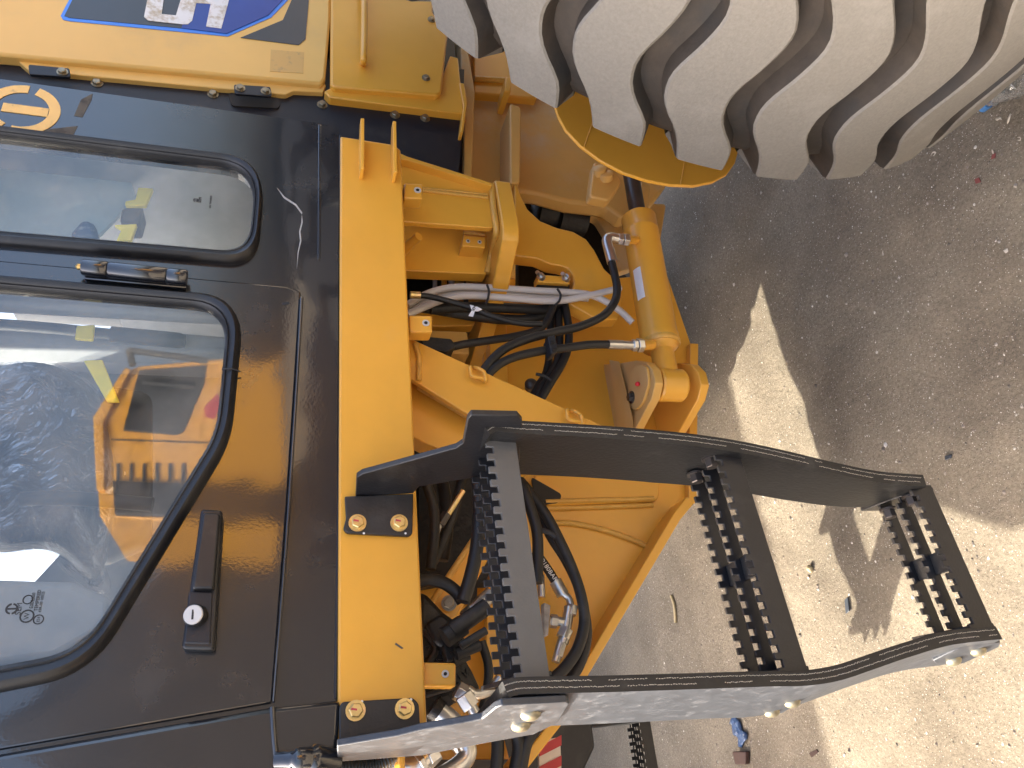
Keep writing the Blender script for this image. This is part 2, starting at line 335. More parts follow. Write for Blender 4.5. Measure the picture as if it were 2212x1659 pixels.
# ------------------------------------------------------------------ platform beam
bR, bL = 1.082, .040; zt, zb = 1.4695, 1.3555
bm = bmesh.new()
sec = [(bL, zb), (bR-.012, zb), (bR, zb+.012), (bR+.003, zt), (bL, zt)]
bprism(bm, [V((x, Y0, z)) for x, z in sec], V((0, .012, 0)))
beam = fin('platform_beam', bm, M['yellow'], LD, .0035, 3)
box('beam_top_flange', (bL, Y0+.0125, zt-.014), (bR-.004, 1.30, zt-.002), M['yellow'], LD, .002)
for (x0, y0, x1, y1) in ((783, 388, 787, 256), (853, 395, 856, 262)):      # two thin fins standing off the beam end
    a = P(x0, y0, Y0); z = a.z
    tip = PZ(x1, y1, z)
    prism('lug_fin', [V((a.x, Y0, z)), V((a.x+.075, Y0, z)), V((tip.x+.004, tip.y+.02, z)), V((tip.x, tip.y, z)), V((a.x-.002, Y0-.03, z))], (0, 0, .0065), M['yellow'], LD, .001)
for cx, cy, hx, hy, Y in ((896, 412, 17, 17, 1.075), (912, 699, 22, 19, 1.07), (949, 1457, 36, 27, 1.065)):   # mounting tabs under the beam
    t = plate('mounting_tab', [(cx-hx-6, cy-hy), (cx+hx, cy-hy+2), (cx+hx, cy+hy), (cx-hx-6, cy+hy-1)], Y, .03, M['yellow'], LD, .003)
    c = P(cx+hx*.35, cy-hy*.05, Y)
    lathe('bush', c, (0, -1, 0), [(-.002, rad(8, c)), (.0012, rad(8, c)), (.0014, rad(4.2, c)), (-.001, rad(4, c))], M['nylon'], t, 20)
    lathe('bore', c, (0, -1, 0), [(-.001, rad(3.6, c)), (.0018, rad(3.6, c))], M['hole'], t, 14)

plate('scuff_mark', [(855, 1388), (872, 1400), (868, 1402), (853, 1392)], Y0-.0006, .001, M['darkglue'], beam)
# ------------------------------------------------------------------ cab side, windows and door
YC = 1.056
def arc_round(px, keep):                      # corner rounding of a pixel polygon
    out = []
    for i, p in enumerate(px):
        k = keep[i] if isinstance(keep, list) else keep
        if k <= 0: out.append(p); continue
        a = V((*px[i-1], 0)); b = V((*p, 0)); c = V((*px[(i+1) % len(px)], 0))
        u = (a-b); v = (c-b); r = min(k, u.length*.49, v.length*.49); s = b+u.normalized()*r; e = b+v.normalized()*r
        for j in range(9):
            q = j/8; w_ = s*(1-q)**2+b*2*q*(1-q)+e*q*q; out.append((w_.x, w_.y))
    return out
def pts(px, Y): return [P(x, y, Y) for x, y in px]
WIN_OUT = arc_round([(-260, 249), (575, 349), (557, 578), (-260, 512)], [60, 95, 70, 60])
WIN_IN = arc_round([(-240, 266), (554, 366), (536, 546), (-240, 479)], [50, 80, 60, 50])
WIN_CUT = arc_round([(-250, 258), (563, 358), (546, 562), (-250, 495)], [55, 88, 66, 55])
DOOR = [(-270, 538), (408, 599), (617, 618), (650, 629), (640, 800), (620, 1106), (588, 1519), (-260, 1665)]
DW_OUT = arc_round([(-240, 580), (530, 646), (500, 955), (196, 1457), (-240, 1545)], [60, 100, 60, 110, 60])
DW_IN = arc_round([(-225, 606), (492, 668), (466, 935), (178, 1404), (-225, 1480)], [50, 80, 50, 88, 50])
DW_CUT = arc_round([(-232, 593), (511, 657), (483, 945), (187, 1430), (-232, 1512)], [55, 90, 55, 99, 55])
zs = zt+.0015
cabr = 1.1165
side_outer = [V((.075, YC, zs)), V((cabr, YC, zs)), V((cabr, YC, 3.05)), V((-.12, YC, 3.05)), V((-.02, YC, 2.1))]
side_outer = [V((.070, YC, zs)), V((cabr, YC, zs)), V((cabr+.001, YC, 3.05)), V((-.02, YC, 3.05)), V((.03, YC, 2.2))]
cab = holed('cab_side', side_outer, [pts(WIN_CUT, YC), pts([(x+(-8 if x > 0 else 8), y+(8 if y < 1000 else -8)) for x, y in DOOR], YC)], (0, .035, 0), M['black'], LD)
# pillar in front of the door and its foot
prism('front_pillar', [P(588, 1528, YC-.012), P(736, 1512, YC-.012), V((.012, YC-.012, zs)), V((-.03, YC-.012, 1.60)), V((-.10, YC-.012, 3.05)), V((-.005, YC-.012, 3.05)), P(0, 1629, YC-.012)], (0, .06, 0), M['black'], LD, .006)
fp = P(588, 1530, YC-.016); fq = P(603, 1652, YC-.016)
tube('pillar_seam', [P(588, 1527, YC-.012), P(592, 1590, YC-.013), P(597, 1640, YC-.012)], .0035, M['black'], LD)
tube('pillar_foot', [P(598, 1642, YC-.02), P(640, 1640, YC-.03), P(675, 1640, YC-.028), P(720, 1648, YC-.01)], [.010]*8+[.013]*8+[.017]*9, M['black'], LD)
# rear quarter window
def frame(name, outer, inner, Y, mat, parent, proud=.012):
    n = len(outer); bm = bmesh.new(); rings = []
    O, I = pts(outer, Y), pts(inner, Y)
    for q, h in ((0, .001), (.10, -proud*.85), (.35, -proud*1.25), (.62, -proud), (.70, -proud*.62), (.78, -proud*.7), (.96, -proud*.25), (1, .006)):
        rings.append([bm.verts.new(a.lerp(b, q)+V((0, h, 0))) for a, b in zip(O, I)])
    for a, b in zip(rings, rings[1:]):
        for k in range(n): bm.faces.new((a[k], a[(k+1) % n], b[(k+1) % n], b[k]))
    return fin(name, bm, mat, parent, smooth=50)
frame('window_gasket', WIN_OUT, WIN_IN, YC-.001, M['gasket'], LD)
rw = plate('rear_quarter_window', arc_round([(-245, 262), (558, 362), (541, 553), (-245, 487)], [50, 84, 62, 50]), YC+.004, .004, M['glass'], LD)
# door
YD = YC-.006
door = holed('door', pts(DOOR, YD), [pts(DW_CUT, YD)], (0, .032, 0), M['black'], LD, .003)
tag(door, 'glossy black cab door with a large cut-corner window')
frame('door_gasket', DW_OUT, DW_IN, YD-.001, M['gasket'], door)
plate('door_glass', arc_round([(-228, 600), (501, 662), (474, 940), (182, 1417), (-228, 1496)], [50, 84, 52, 94, 50]), YD+.004, .004, M['glass'], door)
tube('gasket_joint', [P(480, 798, YD-.014), P(498, 796, YD-.017), P(519, 803, YD-.010)], .0012, M['ink'], door)
plate('drip_edge', [(648, 640), (656, 640), (646, 800), (627, 1106), (594, 1516), (588, 1516), (620, 1106), (640, 800)], YD-.004, .006, M['black'], door, .002)
plate('lower_seam', [(738, 272+20), (740, 600), (736, 1000), (728, 1510), (722, 1510), (730, 1000), (734, 600), (733, 292)], YC-.0025, .0035, M['blackmat'], cab, .001)
plate('pressed_seam', [(688, 268), (694, 268), (692, 560), (686, 560)], YC-.002, .003, M['black'], cab, .001)
# hinge
h0, h1 = P(178, 577, YD-.020), P(404, 600, YD-.020); hv = (h1-h0)
for a, b in ((0, .235), (.245, .80), (.81, 1.0)):
    lathe('hinge_barrel', h0+hv*a, hv, [(0, .0115), (.002, .0125), (hv.length*(b-a)-.002, .0125), (hv.length*(b-a), .0115)], M['black'], door, 20)
lathe('hinge_pin', h0, -hv, [(0, .004), (.006, .005), (.009, .002)], M['brass'], door, 12)
plate('hinge_leaf', [(180, 590), (404, 612), (402, 622), (182, 602)], YD-.012, .012, M['black'], door, .002)
# handle with lock
hd = plate('door_handle', arc_round([(434, 1099), (481, 1101), (463, 1404), (392, 1402)], 10), YD-.022, .021, M['gasket'], door, .005)
plate('handle_grip', arc_round([(438, 1106), (476, 1108), (462, 1272), (414, 1272)], 8), YD-.034, .014, M['gasket'], hd, .005)
plate('handle_recess', arc_round([(408, 1276), (460, 1277), (455, 1392), (397, 1390)], 6), YD-.0235, .006, M['blackmat'], hd, .002)
lc = P(426, 1331, YD-.022)
ax = V((-.05, -1, .25)).normalized()
lathe('lock_barrel', lc, ax, [(0, .0135), (.012, .0135), (.0135, .0125)], M['gasket'], hd, 28)
lathe('lock_face', lc+ax*.0125, ax, [(0, .0118), (.0025, .0118), (.0035, .0108)], M['nylon'], hd, 28)
prism('key_slot', [lc+ax*.0152+V((dx, 0, dz)) for dx, dz in ((-.006, -.0012), (.006, -.0012), (.006, .0012), (-.006, .0012))], ax*.0012, M['ink'], hd)
# emblem on the cab corner, worn
ec = P(48, 236, YC-.0012); er = .056
def ring(bm, c, r0, r1, a0, a1, Yoff, n=20):
    A = [R_(a0+(a1-a0)*i/n) for i in range(n+1)]
    o = [c+V((math.cos(a)*r1, 0, math.sin(a)*r1)) for a in A]; i_ = [c+V((math.cos(a)*r0, 0, math.sin(a)*r0)) for a in A]
    for k in range(n): bprism(bm, [o[k], o[k+1], i_[k+1], i_[k]], V((0, .001, 0)))
bm = bmesh.new()
ring(bm, ec, er*.70, er, -2, 152, 0); ring(bm, ec, er*.70, er, 168, 342, 0)
bprism(bm, [ec+V((-er*.17, 0, -er*.675)), ec+V((er*.17, 0, -er*.675)), ec+V((er*.17, 0, er*.52)), ec+V((-er*.17, 0, er*.52))], V((0, .001, 0)))
tag(fin('emblem', bm, M['logo'], cab), 'worn yellow ring emblem on the black cab corner')
plate('sticker_residue', [(175, 215), (200, 202), (198, 215), (178, 253), (160, 250)], YC-.0006, .0012, M['darkglue'], cab)
plate('sticker_residue', [(95, 280), (168, 272), (158, 292), (100, 286)], YC-.0006, .0012, M['darkglue'], cab)
for px in ([(598, 405), (615, 425), (640, 441), (653, 459), (652, 463), (638, 444), (613, 428)], [(652, 463), (654, 480), (649, 500), (651, 520), (645, 545), (641, 582), (643, 545), (648, 520), (646, 500), (651, 480)]):
    plate('paint_scratch', px, YC-.0005, .001, M['chip'], cab)
plate('paint_chip', [(608, 655), (622, 652), (626, 656), (612, 659)], YD-.0004, .0008, M['ink'], door)
# stamped marks on the panes
def pane_mark(x, y, Y, s, par):
    c = P(x, y, Y); bm = bmesh.new(); ring(bm, c, s*.55, s*.8, 10, 170, 0, 10); ring(bm, c, s*.55, s*.8, 190, 350, 0, 10)
    bprism(bm, [c+V((-s*.12, 0, -s*.6)), c+V((s*.12, 0, -s*.6)), c+V((s*.12, 0, s*.5)), c+V((-s*.12, 0, s*.5))], V((0, .0006, 0)))
    fin('glass_emblem', bm, M['ink'], par)
pane_mark(25, 1315, YD+.0032, .0085, door)
text('SEM', P(41, 1315, YD+.0032), .0085, (1, 0, 0), (0, 0, 1), M['ink'], door)
text('E002300\nTEMPERED', P(76, 1297, YD+.0032), .0055, (1, 0, 0), (0, 0, 1), M['ink'], door)
text('43R-00 10525', P(90, 1300, YD+.0032), .0045, (1, 0, 0), (0, 0, 1), M['ink'], door)
for x, y, s in ((58, 1331, .0080), (83, 1338, .0060), (60, 1295, .0058)):
    bm = bmesh.new(); ring(bm, P(x, y, YD+.0032), s*.78, s, 0, 360, 0, 18); fin('glass_stamp', bm, M['ink'], door)
text('W', P(58, 1331, YD+.0032), .008, (1, 0, 0), (0, 0, 1), M['ink'], door)
text('E24', P(83, 1338, YD+.0032), .0042, (1, 0, 0), (0, 0, 1), M['ink'], door)
pane_mark(423, 432, YC+.0032, .005, rw)
text('SEM', P(432, 432, YC+.0032), .007, (1, 0, 0), (0, 0, 1), M['ink'], rw)
text('E24  TEMPERED', P(455, 436, YC+.0032), .004, (1, 0, 0), (0, 0, 1), M['ink'], rw)

# ------------------------------------------------------------------ rest of the cab: floor, roof, far side, seat
YF = 2.04
box('cab_floor', (.02, YC+.04, zs-.01), (cabr-.005, YF, zs+.03), M['interior'], LD)
box('cab_roof', (-.10, YC-.02, 3.05), (cabr+.02, YF+.05, 3.16), M['black'], LD, .01)
box('sun_block_panel', (-.06, YC+.05, zs), (-.035, 1.82, 3.05), M['black'], LD)  # added opaque panel, keeps sun through the cab off the tyre
box('sill_lining', (.09, YC+.036, zs+.03), (cabr-.01, YC+.06, 1.585), M['interior'], LD)
holed('far_cab_side', [V((-.10, YF, zs)), V((cabr, YF, zs)), V((cabr, YF, 3.05)), V((-.10, YF, 3.05))], [pts([(-420, 1120), (95, 1128), (160, 1165), (70, 1262), (-420, 1290)], YF), [V((.80, YF, 2.2)), V((1.05, YF, 2.2)), V((1.05, YF, 2.9)), V((.80, YF, 2.9))]], (0, .03, 0), M['interior'], LD)
holed('rear_cab_wall', [V((cabr-.035, YC+.036, zs)), V((cabr-.035, YF-.001, zs)), V((cabr-.035, YF-.001, 3.05)), V((cabr-.035, YC+.036, 3.05))], [[V((cabr-.035, 1.25, 1.95)), V((cabr-.035, 1.85, 1.95)), V((cabr-.035, 1.85, 2.85)), V((cabr-.035, 1.25, 2.85))]], (.03, 0, 0), M['interior'], LD)
plate('blue_panel', [(-300, 300), (275, 372), (292, 420), (250, 470), (205, 515), (-300, 480)], 1.24, .01, M['interior_blue'], LD)  # pale blue panel behind the rear quarter window
plate('inner_post', [(-300, 668), (500, 725), (500, 760), (-300, 745)], 1.16, .05, M['interior'], LD, .008)
plate('inner_trim', [(-300, 560), (560, 640), (560, 690), (-300, 640)], 1.12, .03, M['interior'], LD, .008)
tube('grab_rail', [P(-200, 690, 1.14), P(60, 705, 1.14), P(240, 722, 1.14), P(380, 735, 1.14)], .009, M['seat'], LD)
lathe('grab_rail_socket', P(240, 722, 1.14), P(380, 735, 1.14)-P(240, 722, 1.14), [(0, .013), (.10, .013), (.11, .010)], M['seat'], LD, 18)
plate('grab_rail_tape', arc_round([(165, 703), (205, 701), (201, 735), (161, 732)], 4), 1.128, .006, M['tape'], LD, .002)
plate('grab_rail_tape', [(180, 778), (221, 776), (258, 868), (231, 867)], 1.13, .006, M['tape'], LD, .002)
plate('grab_rail_tape', [(298, 404), (331, 406), (315, 443), (270, 443), (270, 434), (292, 430)], 1.15, .01, M['tape'], LD, .002)
plate('grab_rail_tape', [(246, 485), (296, 483), (283, 520), (251, 519), (262, 494)], 1.13, .01, M['tape'], LD, .002)
plate('lever_box', [(262, 448), (310, 444), (300, 482), (258, 478)], 1.18, .05, M['seat'], LD, .006)
plate('blue_cover', [(152, 498), (178, 470), (205, 478), (212, 515), (150, 515)], 1.17, .05, M['blueplastic'], LD, .01)
plate('dash_panel', [(-300, 1240), (155, 1255), (240, 1290), (240, 1350), (120, 1420), (-300, 1480)], 1.15, .04, M['interior'], LD, .01)
# seat, wrapped in clear plastic
def cushion(name, px, Y, depth, mat, parent, puff=.02, infl=0.0):
    n = len(px); c = (sum(x for x, y in px)/n, sum(y for x, y in px)/n); bm = bmesh.new(); rings = []
    for s, dy in ((.02, -puff), (.5, -puff*.9), (.85, -puff*.5), (1, depth*.3), (1, depth*.7), (.85, depth), (.02, depth)):
        rings.append([bm.verts.new(P(c[0]+(x-c[0])*(s+infl), c[1]+(y-c[1])*(s+infl), Y+dy)) for x, y in px])
    for a, b in zip(rings, rings[1:]):
        for k in range(n): bm.faces.new((a[k], a[(k+1) % n], b[(k+1) % n], b[k]))
    return fin(name, bm, mat, parent, smooth=180)
SEATP = arc_round([(-60, 800), (95, 775), (215, 840), (250, 960), (262, 1090), (235, 1200), (205, 1265), (120, 1180), (-40, 1200)], 60)
seat = cushion('seat_back', SEATP, 1.34, .16, M['seat'], LD)
wr = cushion('plastic_wrap', SEATP, 1.325, .20, M['wrap'], seat, .03, .03)
cushion('seat_base', arc_round([(205, 830), (330, 850), (330, 1180), (215, 1230)], 30), 1.38, .35, M['seat'], LD)
tube('arm_rest', [P(45, 1078, 1.27), P(150, 1076, 1.27), P(330, 1090, 1.27)], .012, M['seat'], LD)
wr2 = cushion('wrap_sheet', arc_round([(-80, 690), (70, 715), (80, 790), (60, 900), (-80, 940)], 30), 1.42, .08, M['wrap'], seat, .03)
wr3 = cushion('wrap_fold', arc_round([(50, 1060), (150, 1050), (190, 1120), (245, 1270), (215, 1292), (130, 1230), (70, 1130)], 30), 1.285, .05, M['wrap'], seat, .015)

# ------------------------------------------------------------------ engine hood and rear frame
box('engine_bay', (1.20, 1.27, 1.16), (3.3, 1.98, 2.25), M['blackmat'], LD)
hp = plate('hood_door', [(-420, -420), (716, -420), (714, 40), (703, 168), (694, 181), (0, 117), (-420, 78)], 1.20, .03, M['yellow_hood'], LD, .006)
plate('door_return', [(-420, 92), (0, 120), (30, 124), (62, 152), (153, 160), (493, 192), (617, 204), (634, 196), (698, 199), (704, 182), (0, 116), (-420, 76)], 1.214, .016, M['yellow_hood'], hp, .002)
ctr = lambda px, Y=1.1985: pts(px, Y)
prism('decal_border', ctr([(131, 34), (170, -40), (660, -40), (586, 37), (492, 78), (150, 45), (136, 42)]), (0, .0012, 0), M['decal_light'], hp)
prism('decal_field', ctr([(139, 34), (176, -40), (648, -40), (580, 32), (490, 72), (395, 61), (150, 38)], 1.1976), (0, .001, 0), M['decal_dark'], hp)
prism('decal_panel', ctr([(392, 60), (425, -40), (648, -40), (580, 32), (490, 72)], 1.1968), (0, .0008, 0), M['decal_blue'], hp)
prism('decal_stripe', ctr([(520, 81), (611, 43), (634, -10), (668, -10), (660, 84), (645, 97)]), (0, .0012, 0), M['decal_dark'], hp)
# the figure 5, in worn white: bars of one outline
five = [(494, 2), (478, 61), (445, 57), (455, 8), (424, 6), (415, 44), (406, 52), (395, 52), (320, 44), (311, 36), (322, -20), (356, -20), (349, 30), (380, 33), (396, -20), (498, -20)]
tag(prism('decal_number', ctr(five, 1.1958), (0, .001, 0), M['decal_white'], hp), 'worn white figure 5 on blue and grey decal')
plate('label_residue', [(585, 107), (657, 113), (655, 158), (583, 154)], 1.1992, .001, M['glue'], hp)
def hinge_plate(px, bolts, Y):
    h = plate('hood_hinge', arc_round(px, 5), Y, .006, M['blackmat'], LD, .001)
    for b in bolts: bolt('bolt', P(*b, Y), (0, -1, 0), .013, M['bronze'], h)
hinge_plate([(61, 139), (150, 147), (152, 166), (63, 160)], [(135, 156)], 1.196)
hinge_plate([(505, 182), (584, 187), (588, 208), (507, 202)], [(519, 191), (574, 198)], 1.196)
plate('hinge_slot', arc_round([(493, 200), (605, 212), (603, 234), (500, 228)], 8), 1.222, .01, M['hole'], LD)
strip = prism('hood_lower_panel', [V((max(q.x, 1.128), q.y, q.z)) for q in pts([(-420, 60), (770, 130), (1003, 150), (1000, 250), (990, 385), (720, 520), (-420, 520)], 1.226)], (0, .01, 0), M['blackmat'], LD)
for b in ((210, 180), (460, 204), (696, 227), (853, 249), (918, 256)): bolt('bolt', P(*b, 1.226), (0, -1, 0), .0145, M['bronze'], strip)
pn = plate('access_panel', [(717, -420), (935, -420), (935, 25), (967, 78), (954, 199), (944, 205), (720, 187), (714, 180)], 1.19, .03, M['yellow'], LD, .005)
tube('panel_handle', [P(782, -60, 1.19), P(783, -20, 1.165), P(787, 8, 1.155), P(787, 60, 1.155), P(786, 118, 1.155), P(785, 132, 1.165), P(784, 136, 1.19)], .0078, M['yellow'], pn)
for b in ((932, 43), (920, 169)): bolt('bolt', P(*b, 1.19), (0, -1, 0), .0125, M['bronze'], pn)
plate('panel_sill', [(700, 197), (714, 189), (940, 207), (972, 120), (990, 125), (1000, 226), (1002, 246), (712, 210)], 1.205, .04, M['yellow'], LD, .003)
plate('sill_bracket', [(992, 178), (1003, 180), (1010, 222), (1001, 285), (994, 285), (1001, 228)], 1.20, .05, M['yellow'], LD, .002)
plate('frame_flange', [(993, -80), (1020, -80), (1012, 110), (1026, 196), (1019, 392), (1001, 388), (1005, 225), (996, 185)], 1.25, .09, M['yellow_dusty'], LD, .003)
wall = plate('rear_frame_wall', [(1005, -80), (1440, -80), (1440, 400), (1400, 452), (1345, 470), (1310, 445), (1230, 436), (1165, 418), (1010, 395)], 1.36, .05, M['yellow_dusty'], LD, .01)
plate('frame_step', [(1020, -80), (1180, -80), (1190, 140), (1160, 212), (1024, 200)], 1.335, .03, M['yellow'], LD, .004)
plate('frame_rib', arc_round([(1101, 222), (1127, 232), (1124, 395), (1102, 395)], 8), 1.265, .10, M['yellow_dusty'], LD, .004)
plate('frame_block', [(1092, 165), (1106, 166), (1104, 198), (1090, 196)], 1.27, .08, M['yellow'], LD, .003)
tube('weld_bead', [P(1025, 170, 1.33), P(1060, 172, 1.33), P(1090, 174, 1.33)], .008, M['weld'], LD)
plate('frame_corner', arc_round([(1230, 430), (1440, 440), (1420, 560), (1330, 590), (1320, 520), (1290, 470), (1235, 450)], 10), 1.50, .03, M['yellow_dusty'], LD, .004)
box('rear_axle_case', (1.62, 1.50, .50), (2.1, 2.2, .98), M['yellow_dusty'], LD, .05)
prism('shade_tank', [V(q) for q in ((1.12, 2.10, .68), (.02, 2.10, .70), (-.45, 2.10, 1.06), (-.80, 2.10, 1.30), (-.80, 2.10, 1.56), (0, 2.10, 1.56), (.012, 2.10, 1.45), (1.12, 2.10, 1.45))], (0, .24, 0), M['blackmat'], LD, .01)  # added tank-like block, its outline cut to shade the ground
# round guard plate behind the tyre
GA = [(1175, 150), (1195, 215), (1206, 250), (1222, 280), (1255, 315), (1295, 345), (1345, 372), (1400, 390), (1450, 399), (1500, 401), (1540, 393), (1570, 377), (1588, 352), (1597, 320), (1600, 200), (1500, 60), (1250, 60)]
gd = plate('round_guard', GA, 1.0, .008, M['yellow'], LD, .002)
for a, b in (((1292, 230), (1262, 318)), ((1482, 330), (1470, 400))):
    tube('guard_crease', [P(*a, 1.0), P(*b, 1.0)], .0012, M['yellow'], gd)
# rod-end bracket
plate('rod_bracket', arc_round([(1283, 348), (1325, 362), (1345, 392), (1318, 434), (1273, 424), (1279, 380)], 10), 1.20, .03, M['yellow_dusty'], LD, .004)
for dx in (0, 14): lathe('pin_ring', P(1296+dx, 368+dx*.8, 1.19), (.3, -1, .4), [(-.01, .016), (.006, .016), (.008, .013)], M['yellow_dusty'], LD, 20)
plate('bracket_strip', [(1386, 392), (1404, 400), (1400, 462), (1380, 462)], 1.30, .03, M['yellow_dusty'], LD, .002)

# ------------------------------------------------------------------ supports under the beam
pa = plate('support_plate', [(862, 343), (875, 345), (1000, 384), (1060, 404), (1066, 491), (1056, 492), (876, 479), (862, 478)], 1.15, .014, M['yellow'], LD, .002)
plate('support_web', [(862, 470), (1075, 488), (1050, 592), (862, 584)], 1.235, .03, M['yellow'], LD, .002)
plate('support_cheek', [(862, 330), (880, 338), (1062, 395), (1062, 402), (880, 346), (862, 343)], 1.13, .05, M['yellow'], LD, .001)
tube('weld_bead', [P(914, 412, 1.148), P(980, 419, 1.148), P(1054, 427, 1.148)], .0035, M['weld'], pa)
tube('weld_bead', [P(914, 407, 1.148), P(980, 413, 1.148), P(1054, 421, 1.148)], .003, M['weld'], pa)
tube('weld_bead', [P(1062, 400, 1.145), P(1066, 450, 1.146), P(1072, 500, 1.15), P(1062, 545, 1.22), P(1052, 590, 1.235)], .007, M['weld'], pa)
bb = plate('two_hole_block', [(1001, 507), (1050, 512), (1048, 535), (998, 531)], 1.20, .04, M['yellow'], LD, .002)
for q in ((1011, 521), (1036, 523)):
    c = P(*q, 1.20); lathe('bush', c, (0, -1, 0), [(-.001, .0045), (.001, .0045), (.0012, .0026), (0, .0024)], M['nylon'], bb, 14); lathe('bore', c, (0, -1, 0), [(0, .0022), (.0014, .0022)], M['hole'], bb, 10)
tube('weld_bead', [P(1001, 503, 1.205), P(1025, 504, 1.205), P(1047, 508, 1.205)], .004, M['weld'], bb)
sp = P(892, 522, 1.19); lathe('spigot', sp, (0, -1, -.5), [(-.05, .013), (-.02, .011), (0, .009), (.02, .009)], M['yellow'], LD, 18)
# thick horizontal slab at the foot of the support
z0 = P(1085, 500, 1.13).z
top = [PZ(1068, 389, z0), PZ(1076, 430, z0), PZ(1083, 467, z0), PZ(1086, 495, z0), PZ(1085, 518, z0), PZ(1080, 540, z0), PZ(1072, 580, z0), PZ(1064, 620, z0), V((.80, 1.60, z0)), V((1.25, 1.60, z0))]
prism('hinge_slab', top, (0, 0, -.036), M['yellow'], LD, .003)
# wavy articulation plate
HPX = [(1112, 385), (1126, 425), (1140, 452), (1167, 477), (1204, 492), (1238, 500), (1266, 516), (1284, 540), (1305, 580), (1330, 604), (1345, 640), (1335, 690), (1290, 690), (1228, 655), (1240, 612), (1239, 595), (1228, 580), (1212, 574), (1190, 571), (1160, 558), (1112, 552)]
plate('articulation_plate', HPX, 1.27, .035, M['yellow'], LD, .003)
box('transmission_case', (.45, 1.62, .98), (1.28, 2.0, 1.40), M['castiron'], LD, .02)
plate('dark_backplate', [(1120, 440), (1310, 440), (1330, 620), (1230, 640), (1120, 640)], 1.56, .03, M['castiron'], LD)
for q, c in (((1180, 455), 14), ((1225, 470), 16)): lathe('drum_ring', P(*q, 1.5), (0, 0, 1), [(-.05, .05), (.03, .05), (.035, .04)], M['castiron'], LD)
# hose clamp
cl = plate('clamp_bar', [(1161, 593), (1231, 597), (1231, 613), (1162, 609)], 1.25, .03, M['yellow'], LD, .002)
plate('clamp_rubber', [(1160, 610), (1232, 614), (1232, 634), (1160, 630)], 1.26, .03, M['hose'], cl, .004)
for q in ((1169, 598), (1223, 601)):
    c = P(*q, 1.245); lathe('stud', c, (0, -.6, .55), [(-.005, .0085), (.006, .0085), (.0062, .0045), (.022, .0045)], M['zinc'], cl, 6 if False else 12)
# diagonal box arm
ar = plate('diagonal_arm', [(880, 728), (896, 735), (1110, 832), (1340, 936), (1300, 960), (1200, 950), (1008, 893), (900, 826), (880, 815)], 1.12, .012, M['yellow'], LD, .002)
tag(ar, 'yellow diagonal box arm running down from the beam')
plate('arm_web', [(880, 812), (905, 826), (1010, 893), (1210, 950), (1150, 1010), (985, 985), (898, 947), (880, 940)], 1.165, .05, M['yellow'], ar, .002)
tube('weld_bead', [P(902, 836, 1.158), P(955, 868, 1.158), P(1008, 900, 1.158)], .0045, M['weld'], ar)
tube('weld_bead', [P(897, 742, 1.118), P(905, 775, 1.118), P(904, 822, 1.118)], .005, M['weld'], ar)
for cx, cy in ((1032, 806), (1241, 899)):
    s = 1.0; Yh = 1.108
    tube('tie_loop', [P(cx-15, cy-13, 1.12), P(cx-16, cy-11, Yh), P(cx-14, cy+4, Yh), P(cx-4, cy+9, Yh), P(cx+8, cy+11, Yh), P(cx+15, cy+17, 1.114), P(cx+17, cy+15, Yh), P(cx+14, cy-1, Yh), P(cx+3, cy-9, Yh), P(cx-7, cy-12, 1.12)], .0036, M['yellow'], ar, 6)

# ------------------------------------------------------------------ front frame side plate
fpx = [(1040, 655), (1215, 648), (1335, 600), (1440, 590), (1492, 742), (1507, 742), (1505, 930), (1500, 1085), (1460, 1106), (1248, 1462), (1190, 1560), (1130, 1600), (1075, 1560), (1050, 1400), (1055, 1250), (1110, 1130), (1060, 1000), (1050, 830)]
ff = plate('front_frame_plate', fpx, 1.42, .025, M['yellow'], LD, .002)
plate('frame_edge_strip', [(1491, 741), (1509, 742), (1505, 1085), (1488, 1085)], 1.40, .02, M['yellow'], ff, .002)
plate('bottom_flange', [(1484, 1072), (1501, 1085), (1470, 1122), (1267, 1465), (1217, 1561), (1136, 1665), (1112, 1655), (1192, 1556), (1245, 1462), (1457, 1106)], 1.345, .085, M['yellow'], ff, .002)
plate('raised_panel', arc_round([(1150, 1025), (1425, 1032), (1423, 1082), (1180, 1092)], 14), 1.408, .012, M['yellow'], ff, .003)
tube('weld_bead', [P(1178, 1084, 1.408), P(1260, 1081, 1.408), P(1350, 1079, 1.408), P(1412, 1077, 1.408)], .0055, M['weld'], ff)
tube('weld_bead', [P(1176, 1098, 1.416), P(1260, 1096, 1.416), P(1350, 1093, 1.416), P(1410, 1091, 1.416)], .0055, M['weld'], ff)
tube('weld_bead', [P(1175, 1130, 1.416), P(1230, 1130, 1.416), P(1290, 1141, 1.416), P(1345, 1158, 1.416), P(1385, 1174, 1.416), P(1402, 1184, 1.416)], .006, M['weld'], ff)
tube('weld_bead', [P(1402, 1180, 1.414), P(1398, 1205, 1.412), P(1380, 1240, 1.40), P(1330, 1335, 1.39)], .006, M['weld'], ff)
tube('weld_bead', [P(1250, 662, 1.415), P(1300, 664, 1.415), P(1345, 668, 1.415)], .006, M['weld'], ff)
plate('frame_cutout', arc_round([(1148, 1030), (1192, 1055), (1214, 1068), (1208, 1086), (1160, 1090)], 8), 1.404, .006, M['hole'], ff)
plate('inner_post_yellow', [(1057, 668), (1094, 668), (1098, 860), (1060, 860)], 1.38, .04, M['yellow'], LD, .003)
plate('inner_crosspiece', arc_round([(880, 668), (1000, 672), (1028, 690), (1024, 703), (960, 706), (920, 704), (880, 700)], 6), 1.36, .03, M['yellow'], LD, .003)
plate('inner_block', arc_round([(925, 712), (1010, 716), (1015, 765), (950, 760), (925, 740)], 6), 1.34, .06, M['yellow_dusty'], LD, .004)
